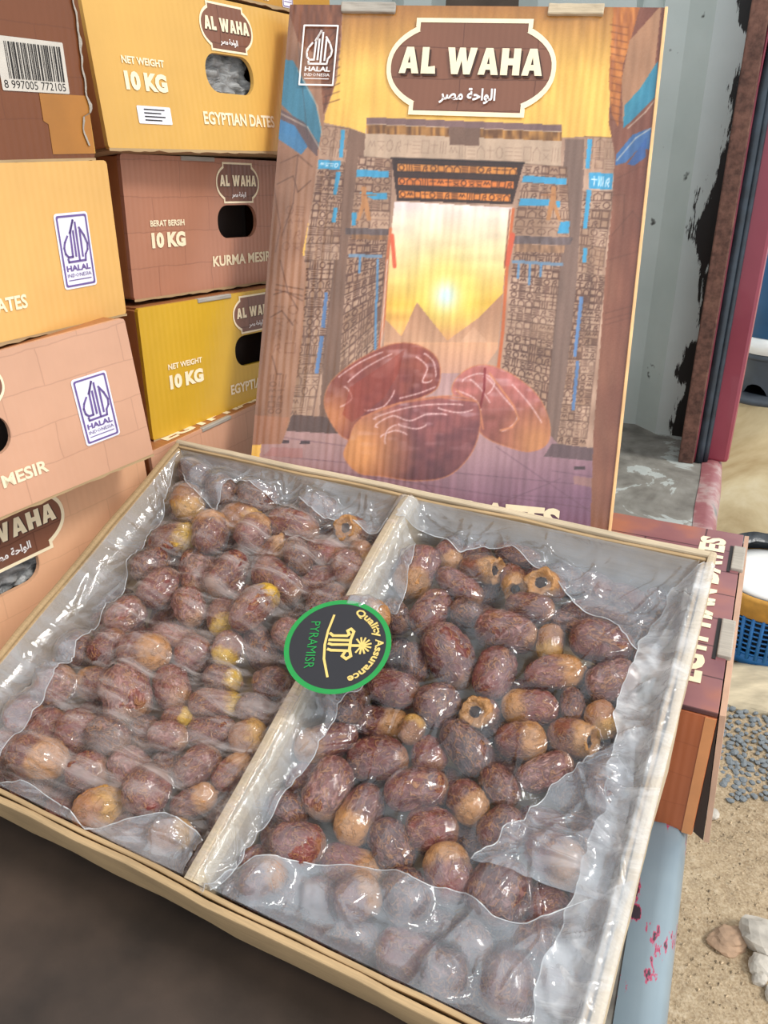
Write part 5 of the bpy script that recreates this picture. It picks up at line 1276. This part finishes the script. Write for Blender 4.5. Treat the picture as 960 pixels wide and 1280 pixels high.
BK, FRT, LFT, RGT = hb - 0.010, -hb + 0.010, -hl + 0.010, hl - 0.010
fold(lin_l, [(LFT, BK), (-0.12, BK), (DVX, BK)], [(-0.2213, 0.1406), (-0.1956, 0.1228), (-0.1652, 0.1116), (-0.1675, 0.1358), (-0.1673, 0.1454), (-0.1265, 0.1398), (-0.1044, 0.1358), (-0.0933, 0.1400), (-0.0599, 0.1327), (-0.0200, 0.1282), (-0.0082, 0.1289), (-0.0013, 0.1383)], seed=1)
fold(lin_r, [(DVX + 0.004, BK), (0.12, BK), (RGT, BK), (RGT, BK - 0.06)], [(0.0055, 0.1400), (0.0253, 0.1458), (0.0426, 0.1445), (0.0629, 0.1328), (0.0707, 0.1396), (0.0763, 0.1430), (0.1015, 0.1488), (0.1270, 0.1354), (0.1555, 0.1203), (0.1807, 0.1055), (0.2106, 0.0888), (0.2266, 0.0785)], seed=2, lift=0.004)
fold(lin_r, [(DVX + 0.006, FRT), (0.12, FRT), (RGT, FRT)], [(0.0151, -0.1714), (0.0200, -0.1526), (0.0368, -0.1401), (0.0897, -0.1191), (0.1199, -0.1127), (0.1411, -0.1127), (0.1608, -0.1105), (0.1820, -0.1141), (0.1999, -0.1104), (0.2220, -0.0909), (0.2487, -0.0709)], seed=3, lift=0.003)
fold(lin_l, [(LFT, FRT), (-0.12, FRT), (DVX - 0.006, FRT)], [(LFT, -0.135), ] + [(-0.1726, -0.1655), (-0.1542, -0.1586), (-0.1219, -0.1581), (-0.1057, -0.1602), (-0.0819, -0.1667), (-0.0698, -0.1563), (-0.0449, -0.1398), (-0.0388, -0.1369), (-0.0171, -0.1382), (-0.0006, -0.1444)], seed=4)
fold(lin_l, [(LFT, BK - 0.002), (LFT, 0.0), (LFT, FRT)], [(-0.2367, 0.1499), (-0.2161, 0.0860), (-0.1994, 0.0105), (-0.1906, -0.0416), (-0.1844, -0.0858), (-0.1839, -0.1145), (-0.1849, -0.1488), (-0.2078, -0.1639)], seed=5, wr=0.0024)
fold(lin_r, [(hl + 0.0008, BK - 0.005), (hl + 0.0008, 0.0), (hl + 0.0008, FRT)], [(0.2430, 0.1640), (0.2270, 0.1420), (0.2150, 0.1010), (0.2127, 0.0607), (0.2193, -0.0199), (0.2205, -0.0799), (0.2140, -0.1196), (0.2190, -0.1600)], seed=6, wr=0.0034, lift=0.002, zo=0.0034, m='film_wall')
fold(lin_r, [(DVX + 0.003, BK - 0.02), (DVX + 0.003, 0.0), (DVX + 0.003, FRT + 0.01)], [(0.0295, 0.1238), (0.0417, 0.0613), (0.0424, 0.0275), (0.0423, -0.0079), (0.0350, -0.0532), (0.0328, -0.0875), (0.0262, -0.1214), (0.0233, -0.1545), (0.0193, -0.1673)], seed=7, wr=0.0030, lift=0.003, zo=0.0012)
fold(lin_r, [(0.2278, 0.0270), (0.2361, -0.0182), (0.2376, -0.0537), (0.2364, -0.0851)], [(0.2076, -0.0011), (0.1880, -0.0254), (0.1776, -0.0601), (0.1590, -0.0909)], seed=8, wr=0.0032, lift=0.004)

# round quality sticker on the film at the divider
SR = 0.0375
stx, sty, sta = 0.0300, -0.0010, math.radians(20)
z_s = max(fheight(stx + SR * 0.8 * math.cos(a), sty + SR * 0.8 * math.sin(a)) for a in np.linspace(0, 6.28, 13)) + 0.0050
stk = bpy.data.objects.new('round_sticker', None); C.objects.link(stk); stk.parent = lin_r
stk['label'] = 'round black sticker with green rim and gold lettering'
stk.matrix_basis = Matrix.Translation((stx, sty, z_s)) @ Matrix.Rotation(0.06, 4, 'Y') @ Matrix.Rotation(sta - math.pi / 2, 4, 'Z')   # sticker up points to the right
M['st_green'] = flat('green_sticker_rim', (22, 140, 62), 0.3); M['st_black'] = flat('black_sticker_face', (34, 33, 38), 0.3)
def curl(me):          # the sticker follows the film with a slight roll
    a = mesh_np(me); a[:, 2] += -2.2 * (a[:, 0] * 0.4 - a[:, 1] * 0.2) ** 2 ; mesh_set(me, a); return me
def disc(r0, r1, z):
    P_ = np.array([[(r * math.cos(t), r * math.sin(t), z) for r in np.linspace(r0, r1, 8)] for t in np.linspace(0, 2 * math.pi, 73)]); return curl(grid_mesh(P_))
link('sticker_face', disc(0.0005, SR * 0.92, 0.0), M['st_black'], stk)
link('sticker_rim', disc(SR * 0.905, SR, 0.0001), M['st_green'], stk)
def st_put(me, name, m, z=0.0004):
    a = mesh_np(me); a[:, 2] += z; mesh_set(me, a); return link(name, curl(me), m, stk)
def arc_text(s, r, span, h):
    me = fit2d(text2d(s, 0.03, 2), -1, 1, 0, h); a = mesh_np(me); ang = a[:, 0] * span / 2; rr = r + a[:, 1]
    mesh_set(me, np.stack([rr * np.sin(ang), rr * np.cos(ang), a[:, 2]], -1)); return me
st_put(arc_text('Quality Assurance', SR * 0.66, math.radians(138), SR * 0.20), 'lettering', M['gold_print'])
st_put(fit2d(text2d('PYRAMISR', 0.0, 2), -SR * 0.50, SR * 0.50, -SR * 0.56, -SR * 0.38), 'lettering', M['st_green'])
s_ = SR
emb = [[(-.64, -.14), (-.3, -.21), (0, -.235), (.3, -.21), (.66, -.10)]]
st_put(strokes([[(x * s_, y * s_) for x, y in l] for l in emb], s_ * 0.045), 'emblem', M['gold_print'])
pil = [[(-.24, -.16), (-.19, -.10), (-.19, .16), (-.22, .20), (-.30, .16), (-.34, .22), (-.28, .28), (-.10, .24), (.10, .24), (.24, .28), (.30, .20), (.24, .12), (.16, .16)], [(-.02, -.16), (.0, -.10), (.0, .22)], [(.10, -.16), (.12, -.10), (.13, .22)], [(-.10, -.16), (-.09, .22)], [(.02, .24), (.02, .46)]]
st_put(strokes([[(x * s_, y * s_) for x, y in l] for l in pil], s_ * 0.055), 'emblem', M['gold_print'])
fr = [[(.02, .46), (.02 + .17 * math.cos(a), .46 + .17 * math.sin(a))] for a in np.linspace(-0.6, 3.8, 10)]
st_put(strokes([[(x * s_, y * s_) for x, y in l] for l in fr], s_ * 0.035), 'emblem', M['gold_print'])
